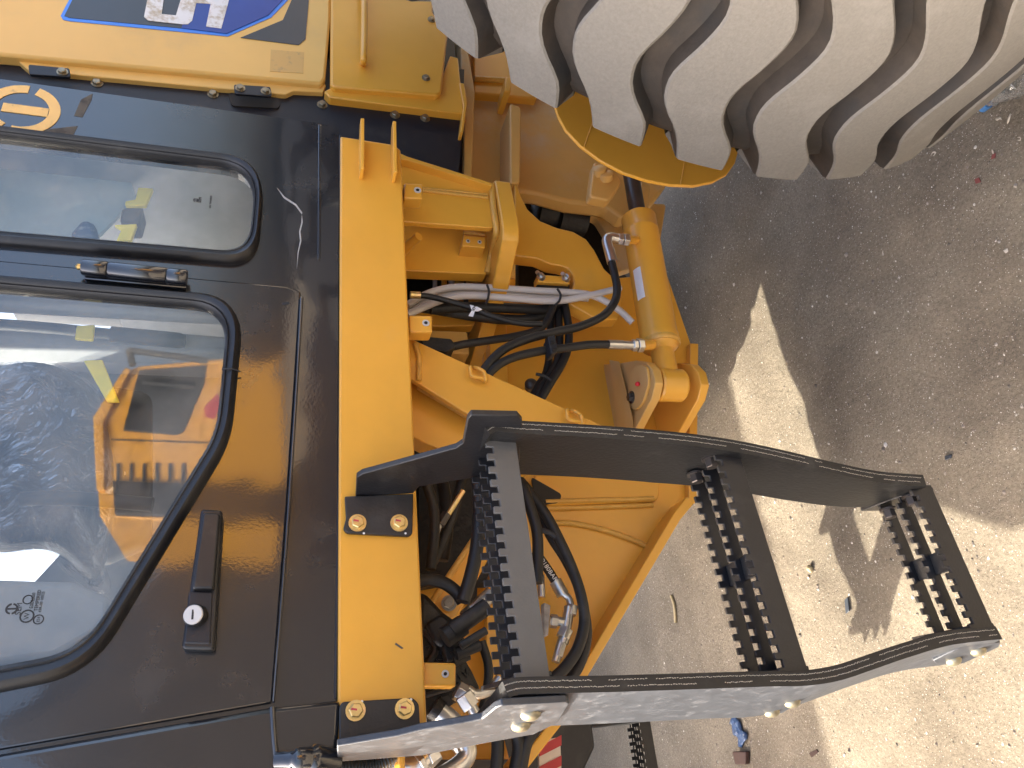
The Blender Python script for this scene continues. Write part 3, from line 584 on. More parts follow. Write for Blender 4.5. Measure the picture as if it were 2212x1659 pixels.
for i, (x, w_, mt) in enumerate(((960, 6, 'yellow'), (976, 7, 'white_tube'), (1018, 16, 'steel_dark'), (940, 5, 'white_tube'))):
    tube('inner_pipe', [P(x, 575, 1.44), P(x-2, 720, 1.44)], rad(w_, P(x, 620, 1.44)), M[mt], LD)
plate('relay_box', arc_round([(905, 725), (975, 732), (985, 748), (965, 760), (915, 748)], 4), 1.22, .05, M['castiron'], LD, .004)
# diagonal plate seen behind the lowest part of the beam
plate('brace_plate', [(925, 1320), (1010, 1180), (1060, 1120), (1070, 1180), (990, 1330), (960, 1360), (925, 1345)], 1.30, .03, M['yellow'], LD, .004)
tube('weld_bead', [P(930, 1305, 1.296), P(990, 1215, 1.296), P(1040, 1140, 1.296)], .006, M['weld'], LD)
bolt('bolt', P(970, 1303, 1.29), (-.1, -1, .3), .017, M['bronze'], LD)

# ------------------------------------------------------------------ steering cylinder
A, B = P(1379, 470, 1.24), P(1427, 748, 1.24); ax = (B-A); Lc = ax.length; rc = rad(39, A.lerp(B, .5)); axn = ax.normalized()
cyl = lathe('steering_cylinder', A, ax, [(0, rc*.9), (.004, rc), (.045, rc), (.046, rc*1.012), (.05, rc*1.012), (.051, rc), (Lc-.03, rc), (Lc-.026, rc*1.03), (Lc-.006, rc*1.03), (Lc+.006, rc*.86), (Lc+.014, rc*.6)], M['yellow'], LD, 40)
tag(cyl, 'yellow steering cylinder between the two frames')
lathe('rod', A, -ax, [(-.01, rc*.48), (.16, rc*.48)], M['steel_dark'], cyl, 28)
lathe('weld_collar', B-axn*.012, ax, [(0, rc*1.02), (.004, rc*1.06), (.010, rc*1.06), (.014, rc*1.0)], M['weld'], cyl, 36)
e = P(1446, 832, 1.24)
neck = tube('neck', [B-axn*.01, B.lerp(e, .45), e], rc*.62, M['yellow'], cyl)
er = rc*.86
lathe('eye', e-V((0, 0, .030)), (0, 0, 1), [(0, er*.92), (.004, er), (.056, er), (.060, er*.92)], M['yellow'], cyl, 36)
zu = e.z+.034
lug = [PZ(1320, 788, zu), PZ(1352, 786, zu), PZ(1390, 780, zu), PZ(1414, 784, zu), PZ(1428, 800, zu), PZ(1434, 828, zu), PZ(1426, 862, zu), PZ(1408, 895, zu), PZ(1392, 925, zu), PZ(1372, 960, zu), PZ(1325, 960, zu)]
prism('clevis_lug', lug, (0, 0, .020), M['yellow_dusty'], LD, .002)
dz = V((0, 0, -.088))
prism('clevis_lug', [q+dz for q in lug], (0, 0, -.020), M['yellow'], LD, .002)
zc = zu+.0205
prism('pin_keeper', [PZ(x, y, zc) for x, y in arc_round([(1378, 786), (1402, 790), (1407, 828), (1394, 872), (1374, 890), (1361, 868), (1366, 815)], 14)], (0, 0, .007), M['yellow_dusty'], LD, .001)
g1 = PZ(1379, 828, zc+.007); lathe('grease_nipple_cap', g1, (-.5, -.6, .6), [(0, .0035), (.006, .0035), (.008, .005), (.012, .005), (.014, .003)], M['red'], LD, 14)
bolt('bolt', PZ(1365, 858, zc+.007), (0, 0, 1), .017, M['steel_dark'], LD)
prism('clevis_gusset', [P(1317, 786, 1.36), P(1340, 790, 1.33), P(1366, 900, 1.30), P(1372, 965, 1.38), P(1340, 960, 1.41)], (.012, 0, 0), M['yellow_dusty'], LD, .002)
# cylinder label
u = axn; vv = V((0, -1, .28)).normalized(); vv = (vv-u*vv.dot(u)).normalized(); w_ = u.cross(vv)
def oncyl(s, a, r): return A+u*s+(vv*math.cos(a)+w_*math.sin(a))*r
bm = bmesh.new(); s0, s1 = Lc*.47, Lc*.70
for k in range(6):
    a0, a1 = .62+k*.085, .62+(k+1)*.085
    bprism(bm, [oncyl(s0, a0, rc*1.006), oncyl(s1, a0, rc*1.006), oncyl(s1, a1, rc*1.006), oncyl(s0, a1, rc*1.006)], (vv*math.cos(a0)+w_*math.sin(a0))*.0006)
lab = fin('label', bm, M['sticker'], cyl)
# ports and fittings
def fitting(px, Ys, rp, mat='zinc', name='fitting', par=None):
    q = [P(x, y, Y) for (x, y), Y in zip(px, Ys)]
    return tube(name, q, [rad(r, q[0]) for r in rp] if isinstance(rp, list) else rad(rp, q[0]), M[mat], par or LD, 1 if len(q) < 3 else 6)
def hexnut(px0, px1, Y, r, mat='zinc', par=None):
    a, b = P(*px0, Y), P(*px1, Y); d = (b-a); u_ = d.normalized().orthogonal().normalized(); v_ = d.normalized().cross(u_); rr = rad(r, a); bm = bmesh.new()
    bprism(bm, [a+(u_*math.cos(k*math.pi/3)+v_*math.sin(k*math.pi/3))*rr for k in range(6)], d)
    return fin('hex_nut', bm, M[mat], par or LD, rr*.08)
fitting([(1376, 519), (1356, 518)], [1.215, 1.19], 9, 'yellow', 'port', cyl)
hexnut((1357, 518), (1345, 517), 1.19, 14); hexnut((1344, 517), (1334, 516), 1.19, 13)
fitting([(1336, 516), (1318, 513), (1311, 520), (1317, 546)], [1.19]*4, 11, name='elbow_fitting')
fitting([(1316, 540), (1323, 567)], [1.19, 1.19], 12, name='hose_ferrule')
fitting([(1408, 745), (1386, 746)], [1.215, 1.19], 11, 'yellow', 'port', cyl)
hexnut((1388, 746), (1376, 746), 1.19, 16); hexnut((1375, 746), (1366, 746), 1.19, 14)
fitting([(1367, 746), (1345, 745)], [1.19, 1.19], 9); fitting([(1346, 745), (1314, 744)], [1.19, 1.19], 10, name='hose_ferrule')

# ------------------------------------------------------------------ hoses and tubes in the joint
hose('nylon_tube', [(880, 660), (905, 643), (945, 627), (990, 620), (1040, 621), (1100, 624), (1160, 628), (1220, 631), (1270, 636), (1310, 652), (1342, 674), (1366, 697)], 1.24, 7.5, M['white_tube'], LD)
hose('nylon_tube', [(880, 680), (920, 662), (965, 645), (1010, 639), (1060, 641), (1120, 646), (1180, 650), (1225, 648), (1265, 640), (1300, 632), (1340, 622)], 1.23, 7.5, M['white_tube'], LD)
hose('nylon_tube', [(880, 672), (930, 648), (975, 635), (1030, 631), (1090, 635), (1160, 640), (1220, 641), (1270, 645)], 1.255, 7, M['white_tube'], LD)
hose('thin_cable', [(905, 638), (930, 641), (970, 651), (1015, 664), (1060, 682), (1105, 695), (1140, 700), (1170, 700)], 1.19, 6.5, M['hose'], LD)
fitting([(886, 637), (908, 638)], [1.19, 1.19], 8, 'brass', 'cable_end')
tg = plate('paper_tag', [(1015, 658), (1030, 662), (1042, 668), (1033, 672), (1026, 672), (1022, 684), (1012, 682), (1019, 670)], 1.182, .0012, M['sticker'], LD)
text('SEM', P(1024, 666, 1.1815), .008, (1, 0, -.5), (.5, 0, 1), M['ink'], tg)
hose('hydraulic_hose', [(930, 668), (1000, 664), (1060, 664), (1130, 667), (1180, 668), (1205, 655), (1215, 630)], 1.285, 11, M['hose'], LD)
hose('hydraulic_hose', [(900, 662), (960, 672), (1030, 684), (1090, 690), (1140, 689), (1180, 677), (1200, 655)], 1.30, 11, M['hose'], LD)
hose('hydraulic_hose', [(1208, 640), (1194, 690), (1186, 730), (1186, 775), (1178, 810), (1162, 835), (1145, 870)], 1.31, 8.5, M['hose'], LD)
hose('hydraulic_hose', [(1212, 640), (1207, 690), (1209, 735), (1205, 775), (1192, 805), (1172, 835), (1155, 870)], 1.29, 9, M['hose'], LD)
hose('hydraulic_hose', [(1216, 640), (1224, 680), (1229, 715), (1226, 755), (1212, 790), (1192, 822), (1165, 868)], 1.275, 9, M['hose'], LD)
hose('hydraulic_hose', [(968, 752), (1000, 744), (1060, 735), (1110, 727), (1150, 717), (1175, 702), (1188, 680), (1196, 655)], 1.25, 8.5, M['hose'], LD)
fitting([(942, 760), (972, 751)], [1.25, 1.25], 10, name='hose_ferrule')
hose('hydraulic_hose', [(1319, 560), (1327, 590), (1333, 625), (1326, 655), (1300, 684), (1250, 706), (1200, 717), (1150, 729), (1100, 748), (1068, 772), (1042, 805), (1030, 830)], 1.19, 9.5, M['hose'], LD)
hose('hydraulic_hose', [(1320, 744), (1270, 745), (1220, 752), (1170, 758), (1120, 769), (1085, 783), (1060, 803), (1045, 828)], 1.19, 9.5, M['hose'], LD)
def tie(pp, Y, name='cable_tie', r=2.6):
    return hose(name, pp, Y, r, M['ink'], LD, 4)
tie([(1052, 615), (1056, 628), (1054, 645), (1049, 657)], 1.215); tie([(1204, 624), (1211, 636), (1208, 650), (1198, 660)], 1.215)
plate('hose_saddle', arc_round([(1183, 727), (1199, 723), (1206, 758), (1191, 765)], 4), 1.165, .03, M['ink'], LD, .003)
plate('saddle_window', [(1188, 735), (1198, 733), (1200, 741), (1190, 743)], 1.162, .004, M['castiron'], LD, .001)
plate('saddle_window', [(1192, 751), (1203, 749), (1204, 756), (1194, 758)], 1.162, .004, M['castiron'], LD, .001)
tie([(1158, 808), (1175, 812), (1190, 822)], 1.255, r=3.5); tie([(1183, 648), (1200, 658), (1222, 652)], 1.26, r=4)
lathe('joint_bolt', P(1147, 832, 1.36), (0, -1, .3), [(-.01, .014), (.006, .014), (.01, .010), (.012, .004)], M['steel_dark'], LD)

# ------------------------------------------------------------------ ladder
LA = plate('boarding_ladder', arc_round([(745, 1072), (893, 1066), (891, 1152), (884, 1158), (750, 1151), (742, 1142), (748, 1118)], [0, 0, 4, 4, 4, 4, 4]), Y0-.009, .0085, M['step'], LD, .0015)
tag(LA, 'black boarding ladder of three toothed steps between rubber belts')
TILT = -.17                                 # the left belt splays: X falls with depth
# right bracket: flange bolted on the beam and a leg coming out towards the viewer
Xr = .385
legp = [(768, 1074), (770, 1032), (782, 1024), (985, 968), (1000, 958), (1010, 905), (1018, 896), (1118, 898), (1128, 910), (1122, 1000), (1050, 1020), (1036, 1030), (905, 1052), (893, 1066)]
q = [PL(x, y, V((.3705, 1.041, 1.4)), V((.983, .183, 0))) for x, y in legp]
prism('ladder_bracket', q, (.008, 0, 0), M['step'], LA, .0015)
# left bracket
p0 = V((.057, .87, 1)); nn = V((-1, TILT, 0)).normalized()
fll = plate('ladder_bracket', arc_round([(738, 1516), (892, 1507), (905, 1520), (909, 1590), (905, 1620), (733, 1640), (733, 1530)], [8, 6, 8, 0, 0, 0, 8]), Y0-.009, .0085, M['step'], LA, .0015)
lp = [(728, 1612), (860, 1590), (910, 1577), (1000, 1562), (1041, 1554), (1055, 1543), (1070, 1530), (1085, 1524), (1224, 1516), (1230, 1520), (1205, 1562), (1152, 1587), (1051, 1605), (912, 1632), (800, 1641), (728, 1646)]
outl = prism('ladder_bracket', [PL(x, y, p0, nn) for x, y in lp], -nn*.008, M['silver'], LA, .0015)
for (x, y), mt in (((772, 1130), 'brass'), ((862, 1130), 'brass'), ((768, 1535), 'brass'), ((874, 1531), 'brass')):
    b = bolt('bolt', P(x, y, Y0-.0095), (0, -1, 0), .0158, M['brass'], LA, rot=random.random())
    c = P(x, y, Y0-.0095)+V((0, -.0094, 0))
    prism('paint_mark', [c+V((dx, 0, dz)) for dx, dz in ((-.001, -.001), (.0015, -.001), (.003, .006), (.0005, .0065))], (0, -.0004, 0), M['redmark'], LA)
    for k in (1, -1):
        c2 = P(x+12*k if k < 0 else x+14, y+(22 if y < 1300 else -20), Y0-.0092)
        if k > 0: lathe('paint_dot', c2, (0, -1, 0), [(0, .0017), (.0004, .0015)], M['white'], LA, 10)
def bolt_dome(p, nrm, r, mat='dome'):
    lathe('dome_bolt', p, nrm, [(-.002, r), (.001, r), (.004, r*.86), (.0065, r*.55), (.0075, .0005)], M[mat], LA, 22)
for x, y in ((1146, 1543), (1125, 1567)): bolt_dome(PL(x, y, p0, nn), nn, .0125)

# belts: swept strips with layered edges
def belt(front, Yf, depth, tilt, th, name='rubber_belt', mat='rubber', facemat=None, shrink=None):
    path = smoothpath([P(x, y, Yf) for x, y in front], 6); bm = bmesh.new(); rings = []; n = len(path)
    for i, p in enumerate(path):
        t = (path[min(i+1, n-1)]-path[max(0, i-1)]).normalized(); dp = depth if shrink is None else depth*(1-shrink*max(0, i/(n-1)-.55)/.45)
        back = V((tilt, 1, 0)).normalized()*dp; side = t.cross(back).normalized()
        if side.x < 0: side = -side
        a, b = p-side*th/2, p+side*th/2
        prof = [a+back*.0035, a+side*th*.12, b-side*th*.12, b+back*.0035, b+back, a+back]
        rings.append([bm.verts.new(v) for v in prof])
    k_ = len(rings[0])
    for a, b in zip(rings, rings[1:]):
        for k in range(k_): bm.faces.new((a[k], a[(k+1) % k_], b[(k+1) % k_], b[k]))
    bm.faces.new(rings[0][::-1]); bm.faces.new(rings[-1])
    o = fin(name, bm, M[mat], LA, smooth=40)
    # two frayed cord lines along the front edge
    for off in (-.18, .2):
        bm = bmesh.new(); run = None
        dense = []
        for i in range(n-1):
            for j in range(6): dense.append(path[i].lerp(path[i+1], j/6))
        for i in range(1, len(dense)-2):
            t = (dense[i+1]-dense[i]).normalized(); back = V((tilt, 1, 0)).normalized(); side = t.cross(back).normalized()
            if side.x < 0: side = -side
            if noise.noise(dense[i]*30+V((off*9, 0, 0))) > -.30:
                j = random.uniform(-.0006, .0006)
                a, b = dense[i]+side*(th*off+j)-back*.0002, dense[i+1].lerp(dense[i], random.uniform(0, .45))+side*(th*off+random.uniform(-.0006, .0006))-back*.0002
                bprism(bm, [a, b, b+side*.0009, a+side*.0009], back*.0006)
        fin('cord_threads', bm, M['cord'], o)['kind'] = 'stuff'
    return o
M['cord'] = mk('frayed_cord', (.42, .38, .31), .8, var=.3, vscale=300)
RB = belt([(1050, 926), (1070, 917), (1110, 921), (1200, 926), (1300, 932), (1400, 940), (1500, 950), (1600, 965), (1700, 986), (1800, 1010), (1900, 1030), (1998, 1038)], .868, .150, 0.0, .019, shrink=.32)
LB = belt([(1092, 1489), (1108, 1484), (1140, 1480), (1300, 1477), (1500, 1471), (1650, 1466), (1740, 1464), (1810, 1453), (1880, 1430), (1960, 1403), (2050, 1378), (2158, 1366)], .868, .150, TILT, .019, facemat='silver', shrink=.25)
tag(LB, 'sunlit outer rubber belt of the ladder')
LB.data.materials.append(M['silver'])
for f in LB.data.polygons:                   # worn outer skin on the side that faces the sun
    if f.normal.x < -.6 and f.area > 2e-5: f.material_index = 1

# toothed bars
def toothed(a, b, h, Yb, name='tread_bar', th=.0055, phase=0.0, pitch=.0188, tooth=.0095, mat='step'):
    a, b = V(a), V(b); d = b-a; L = V((d.x, 0, d.z)).length; u = V((d.x, 0, d.z)).normalized(); n = int(L/pitch); pl = []
    up = V((0, 0, 1))
    base = [a, b]
    topp = []
    for k in range(n+1):
        s0 = k*pitch+phase*pitch
        for s, hh in ((s0, 0), (s0, tooth), (s0+pitch*.5, tooth), (s0+pitch*.5, 0)):
            if 0 <= s <= L: topp.append(a+u*s+up*(h+hh))
    pl = [a]+[a+up*h]+topp+[b+up*h, b]
    pl = [V((p.x, Yb, p.z)) for p in pl]
    return prism(name, pl, (0, th, 0), M[mat], LA, .0006, 1)
def step(rt, lt, Yf, h, dY, strap=None, mat='step'):
    a, b = P(*lt, Yf), P(*rt, Yf)
    bars = []
    for k in range(3):
        o = V((0, 0, .004*k)) if False else V((0, 0, 0))
        hh = h if k == 0 else .017
        lo = V((0, 0, 0 if k == 0 else h-.017))
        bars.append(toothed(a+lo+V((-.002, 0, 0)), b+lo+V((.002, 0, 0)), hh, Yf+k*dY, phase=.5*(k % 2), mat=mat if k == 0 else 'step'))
    for e, s in ((a, 1), (b, -1)):           # end plates against the belts
        prism('end_plate', [V((e.x+s*.001, Yf+.002, e.z-.004)), V((e.x+s*.001, Yf+.002, e.z+h-.004)), V((e.x+s*.001, Yf+2*dY+.03, e.z+h+.022)), V((e.x+s*.001, Yf+2*dY+.03, e.z+.01))], (s*.006, 0, 0), M['step'], LA, .001)
    if strap:
        m = a.lerp(b, strap)
        for k in range(2):
            prism('tie_strap', [V((m.x-.016, Yf+k*dY+.0055, m.z+h*.75)), V((m.x+.016, Yf+k*dY+.0055, m.z+h*.75)), V((m.x+.016, Yf+(k+1)*dY, m.z+h*.75)), V((m.x-.016, Yf+(k+1)*dY, m.z+h*.75))], (0, 0, -.005), M['step'], LA, .001)
    return a, b
S1 = step((1112, 938), (1188, 1462), .900, .034, .044, None, 'step_skylit')
S2 = step((1594, 969), (1746, 1450), .888, .034, .040, .46)
S3 = step((2012, 1050), (2148, 1356), .884, .034, .036, .47)
def belt_plate(px, bolts):
    pp = [PL(x, y, p0, nn) for x, y in px]
    prism('clamp_plate', pp, -nn*.007, M['silver'], LA, .0015)
    for x, y in bolts: bolt_dome(PL(x, y, p0, nn), nn, .0115)
p0s, nns = p0, nn
p0 = V((.052, .87, .9)); belt_plate([(1612, 1538), (1690, 1500), (1755, 1494), (1752, 1503), (1690, 1541), (1630, 1546)], [(1711, 1517), (1667, 1538)])
p0 = V((.088, .87, .6)); nn = V((-1, -.28, 0)).normalized(); belt_plate([(2016, 1428), (2090, 1391), (2162, 1388), (2158, 1398), (2080, 1434), (2022, 1434)], [(2113, 1406), (2060, 1427)])
for (x, y, Y, nx) in ((1534, 990, .905, -1), (1502, 1023, .955, -1), (1966, 1072, .905, -1), (1918, 1100, .945, -1)):
    c = P(x, y, Y); bolt('bolt', c, (nx, -.05, 0), .017, M['nutgrey'] if 'nutgrey' in M else M['steel_dark'], LA, True, .013)
for (x, y, Y) in ((1705, 1443, .915), (2112, 1348, .915)):
    bolt('bolt', P(x, y, Y), (1, 0, 0), .016, M['steel_dark'], LA, True, .012)
# sky sheen on the upper front bar is put into its paint; inner face of the right belt keeps a dusty skin
# ------------------------------------------------------------------ ladder on the far side of the machine
FLD = box('far_ladder', (.0, 2.08, 1.28), (.12, 2.095, 1.36), M['step'], LD); tag(FLD, 'second boarding ladder on the far side, seen under the machine')
for X0, X1 in ((.078, .07), (-.26, -.22)):
    prism('rubber_belt', [V((X0, 2.10, 1.32)), V((X0, 2.24, 1.32)), V((X1, 2.26, .50)), V((X1, 2.12, .50))], (.016, 0, 0), M['rubber'], FLD, .002)
for z in (1.2, .86, .505):
    for k in range(3):
        LAo = LA; LA = FLD; toothed(V((-.25, 0, z)), V((.07, 0, z)), .034, 2.14+k*.035, phase=.5*k); LA = LAo

# ------------------------------------------------------------------ valve block, fittings and hoses behind the ladder
vb = plate('valve_block', [(905, 1275), (925, 1285), (960, 1322), (992, 1345), (1012, 1395), (1005, 1420), (1022, 1450), (1042, 1492), (1000, 1510), (960, 1525), (930, 1560), (905, 1600)], 1.17, .11, M['castiron'], LD, .008)
tag(vb, 'black cast valve block behind the beam')
plate('valve_boss', arc_round([(920, 1345), (955, 1325), (985, 1350), (1000, 1395), (970, 1405), (940, 1390)], 10), 1.145, .03, M['castiron'], vb, .006)
plate('valve_pad', arc_round([(955, 1395), (985, 1370), (1000, 1395), (985, 1425), (965, 1430)], 6), 1.138, .02, M['castiron'], vb, .003)
text('HZFV', P(988, 1468, 1.168), .017, (.45, 0, -.9), (.9, 0, .45), M['castiron'], vb, ext=.0025)
text('HZCW', P(945, 1415, 1.168), .014, (.8, 0, .6), (-.6, 0, .8), M['castiron'], vb, ext=.002)
tube('valve_rib', [P(918, 1360, 1.165), P(940, 1400, 1.163), P(920, 1440, 1.165)], .006, M['castiron'], vb)
tube('valve_rib', [P(920, 1500, 1.165), P(955, 1490, 1.163), P(990, 1480, 1.165)], .005, M['castiron'], vb)
for a, b, r, Yv in (((975, 1365), (1052, 1310), 19, 1.10), ((960, 1378), (1000, 1350), 23, 1.105), ((995, 1395), (1050, 1362), 9, 1.09), ((985, 1412), (1035, 1392), 14, 1.12), ((978, 1425), (1010, 1410), 16, 1.14)):
    fitting([a, b], [Yv, Yv], r, 'hose', 'solenoid', vb)
fitting([(970, 1370), (1000, 1340), (1060, 1280)], [1.17]*3, 12, name='hose_ferrule', par=LD)
fitting([(1005, 1335), (1060, 1284)], [1.165]*2, 17, name='hose_ferrule', par=LD)
# elbows at the lower end
hexnut((985, 1490), (1005, 1502), 1.13, 21); hexnut((1000, 1500), (1018, 1528), 1.12, 22)
fitting([(1014, 1518), (1030, 1545), (1055, 1562), (1085, 1560)], [1.115]*4, 12, name='elbow_pipe')
fitting([(1010, 1490), (1030, 1500), (1060, 1490), (1080, 1465)], [1.16]*4, 11, name='elbow_pipe')
fitting([(945, 1532), (990, 1572)], [1.13, 1.13], 22, 'zinc', 'solenoid_sleeve'); fitting([(935, 1525), (950, 1537)], [1.13, 1.13], 26, 'castiron', 'solenoid_base')
fitting([(978, 1560), (996, 1576)], [1.125, 1.125], 17, 'zinc', 'sleeve_nut')
plate('connector', arc_round([(945, 1508), (970, 1498), (980, 1520), (960, 1535)], 4), 1.12, .03, M['hose'], LD, .003)
# tee with gauge line
for a, b, r in (((1230, 1312), (1216, 1390), 12), ((1222, 1344), (1186, 1340), 10)): fitting([a, b], [1.335, 1.335], r, name='tee_fitting')
hexnut((1236, 1308), (1232, 1328), 1.335, 14); hexnut((1203, 1343), (1188, 1341), 1.335, 15); hexnut((1224, 1358), (1215, 1378), 1.335, 16)
fitting([(1215, 1376), (1208, 1400), (1200, 1430)], [1.335]*3, 9, name='pipe'); hexnut((1216, 1382), (1205, 1418), 1.335, 11)
fitting([(1199, 1255), (1216, 1285)], [1.335, 1.335], 14, name='hose_ferrule'); fitting([(1214, 1280), (1228, 1292), (1234, 1312)], [1.335]*3, 8, name='elbow_pipe')
th = hose('gauge_hose', [(1155, 1190), (1180, 1225), (1202, 1260)], 1.335, 10, M['hose'], LD)
c0, c1 = P(1163, 1203, 1.328), P(1196, 1251, 1.328); mid = c0.lerp(c1, .5)+V((0, -.006, .0)); xd = (c1-c0).normalized()
tt = text('WP180BAR', mid, .0125, xd, V((1, 0, -.8))-xd*xd.dot(V((1, 0, -.8))), M['white'], th)
plate('valve_plate', [(1176, 1302), (1189, 1308), (1184, 1372), (1176, 1372)], 1.31, .02, M['stone'], LD)
fitting([(1168, 1243), (1170, 1290)], [1.34, 1.34], 8, name='plug_fitting')
# loops of heavy hose
hose('hydraulic_hose', [(1120, 1035), (1145, 1065), (1178, 1110), (1205, 1160), (1235, 1225), (1256, 1290), (1262, 1345), (1248, 1400), (1222, 1440), (1190, 1470), (1150, 1500)], 1.30, 12, M['hose'], LD)
hose('hydraulic_hose', [(1130, 1060), (1165, 1110), (1190, 1160), (1222, 1210), (1250, 1270), (1266, 1340), (1266, 1390), (1250, 1440), (1225, 1475), (1200, 1500)], 1.325, 11, M['hose'], LD)
hose('hydraulic_hose', [(1130, 1050), (1150, 1110), (1160, 1150), (1162, 1195), (1160, 1260)], 1.27, 12, M['hose'], LD)
tie([(1150, 1140), (1165, 1145), (1185, 1150), (1200, 1160)], 1.27, r=6)
hose('hydraulic_hose', [(1030, 1010), (1035, 1100), (1030, 1180), (1018, 1240), (1000, 1300)], 1.13, 15, M['hose'], LD)
hose('hydraulic_hose', [(890, 1255), (930, 1252), (960, 1260), (985, 1278), (1000, 1300)], 1.15, 14, M['hose'], LD)
hose('hydraulic_hose', [(915, 1030), (935, 1090), (938, 1150), (930, 1230)], 1.22, 12, M['hose'], LD)
hose('hydraulic_hose', [(1000, 1020), (985, 1090), (960, 1160), (935, 1215)], 1.26, 11, M['hose'], LD)
hose('hydraulic_hose', [(950, 1010), (962, 1080), (965, 1150), (955, 1210)], 1.36, 14, M['hose'], LD)
hose('hydraulic_hose', [(1040, 1385), (1055, 1440), (1050, 1500), (1030, 1580)], 1.24, 10, M['hose'], LD)
fitting([(1000, 1060), (960, 1125)], [1.24, 1.24], 6, 'brass', 'hose_end'); hexnut((965, 1110), (950, 1135), 1.24, 11, 'steel_dark'); fitting([(948, 1130), (938, 1160)], [1.24, 1.24], 9)
plate('hose_shield', [(905, 985), (985, 990), (1040, 1010), (1030, 1300), (960, 1260), (905, 1270)], 1.46, .03, M['castiron'], LD)
plate('lower_shield', [(905, 1270), (1050, 1270), (1060, 1480), (1100, 1640), (905, 1640)], 1.50, .03, M['yellow'], LD)
# what shows below the left bracket
tube('bent_pipe', [P(840, 1700, 1.2), P(850, 1650, 1.2), P(880, 1655, 1.19), P(910, 1648, 1.18), P(940, 1620, 1.18)], .016, M['zinc'], LD)
tube('bent_pipe', [P(1000, 1590, 1.2), P(1010, 1625, 1.2), P(995, 1650, 1.2), P(950, 1680, 1.2)], .014, M['zinc'], LD)
tube('bent_pipe', [P(940, 1592, 1.24), P(980, 1600, 1.24), P(1000, 1630, 1.24), P(990, 1690, 1.24)], .012, M['zinc'], LD)
hexnut((925, 1636), (945, 1622), 1.17, 20); hexnut((905, 1650), (915, 1642), 1.17, 22)
path = [P(735, 1650, 1.12), P(790, 1652, 1.12), P(830, 1640, 1.12), P(850, 1615, 1.13)]; sp_ = smoothpath(path, 24)
bm = bmesh.new(); btube(bm, sp_, [.012+.002*(i % 3 == 0) for i in range(len(sp_))], 14); fin('corrugated_conduit', bm, M['hose'], LD, smooth=60)
plate('under_plate', [(735, 1600), (840, 1600), (845, 1720), (735, 1720)], 1.22, .02, M['yellow'], LD)
plate('edge_strip', [(864, 1600), (876, 1600), (874, 1720), (862, 1720)], 1.10, .05, M['yellow'], LD, .002)
hexnut((800, 1640), (830, 1640), 1.15, 12, 'brass')
for pts_ in ([(1060, 1560), (1075, 1600), (1070, 1700)], [(1100, 1560), (1120, 1610), (1105, 1700)], [(1160, 1570), (1135, 1610), (1120, 1700)]): hose('hydraulic_hose', pts_, 1.33, 14, M['hose'], LD)
# red and white warning strip further in
wb = plate('warning_board', [(1165, 1600), (1210, 1592), (1215, 1720), (1165, 1720)], 1.62, .01, M['white'], LD)
for k in range(4): plate('red_stripe', [(1166, 1612+k*44), (1213, 1588+k*44), (1213, 1610+k*44), (1166, 1634+k*44)], 1.617, .003, M['redmark'], wb)
tag(wb, 'red and white warning board under the front frame')
box('front_axle_case', (-2.3, 1.2, .45), (-1.45, 2.0, .95), M['yellow_dusty'], LD, .05)
box('shade_tower', (-.32, 1.36, 1.02), (-.02, 1.75, 1.64), M['yellow'], LD, .02)  # unseen block added in front of the cab to keep sun off the tyre

# ------------------------------------------------------------------ rear tyre
AL = R_(3.0); TN = V((math.sin(AL), math.cos(AL), 0)); TT = V((math.cos(AL), -math.sin(AL), 0)); TC = V((1.637, .754, .792))
TW = .56
def tp(th, wv, r):                            # th degrees up from the front of the tread, wv from the inner shoulder outwards
    a = R_(th); return TC + TN*(-wv) - TT*(math.cos(a)*r) + V((0, 0, math.sin(a)*r))
def rt(wv): return .792-.012*abs((wv-TW/2)/(TW/2))**2.4
KN = [(-.03, -6.6), (0, -6.0), (.03, -5.2), (.054, -4.4), (.08, -2.3), (.10, -1.0), (.126, -.25), (.153, 0), (.18, -.45), (.203, -1.05), (.25, -1.8), (.275, -1.75), (.292, -1.2), (.322, .5), (.355, 3.0), (.39, 5.0), (.43, 5.6), (.48, 5.0), (.53, 4.0), (TW, 3.4), (TW+.03, 3.2)]
def gc(wv):
    for (a, x), (b, y) in zip(KN, KN[1:]):
        if a <= wv <= b: t = (wv-a)/(b-a); return x+(y-x)*t
    return KN[0][1] if wv < 0 else KN[-1][1]
def gcs(wv): return sum(gc(max(-.03, min(TW+.03, wv+d))) for d in (-.014, -.007, 0, .007, .014))/5
NL = 32; PIT = 360.0/NL
def rev(name, prof, mat, parent, n=96):
    bm = bmesh.new(); rings = []
    for i in range(n): rings.append([bm.verts.new(tp(360*i/n, wv, r)) for wv, r in prof])
    for i in range(n):
        a, b = rings[i], rings[(i+1) % n]
        for k in range(len(prof)-1): bm.faces.new((a[k], a[k+1], b[k+1], b[k]))
    return fin(name, bm, mat, parent, smooth=45)
wheel = rev('rim', [(.10, .20), (.10, .31), (.02, .33), (-.005, .345), (-.005, .33), (.08, .28), (.25, .26), (.45, .28), (TW+.005, .33), (TW+.005, .345), (TW-.06, .33), (TW-.12, .2), (TW-.12, .02)], M['yellow'], LD)
tag(wheel, 'yellow wheel rim')
ty = rev('tyre', [(.0, .335), (-.035, .40), (-.055, .50), (-.052, .58), (-.038, .645), (-.02, .69), (.004, .726), (.03, .746), (.12, .756), (TW/2, .758), (TW-.12, .756), (TW-.03, .746), (TW, .718), (TW+.03, .66), (TW+.05, .56), (TW+.045, .45), (TW, .335)], M['groove'], LD, 128)
tag(ty, 'large dusty rear tyre with deep S-shaped lugs')
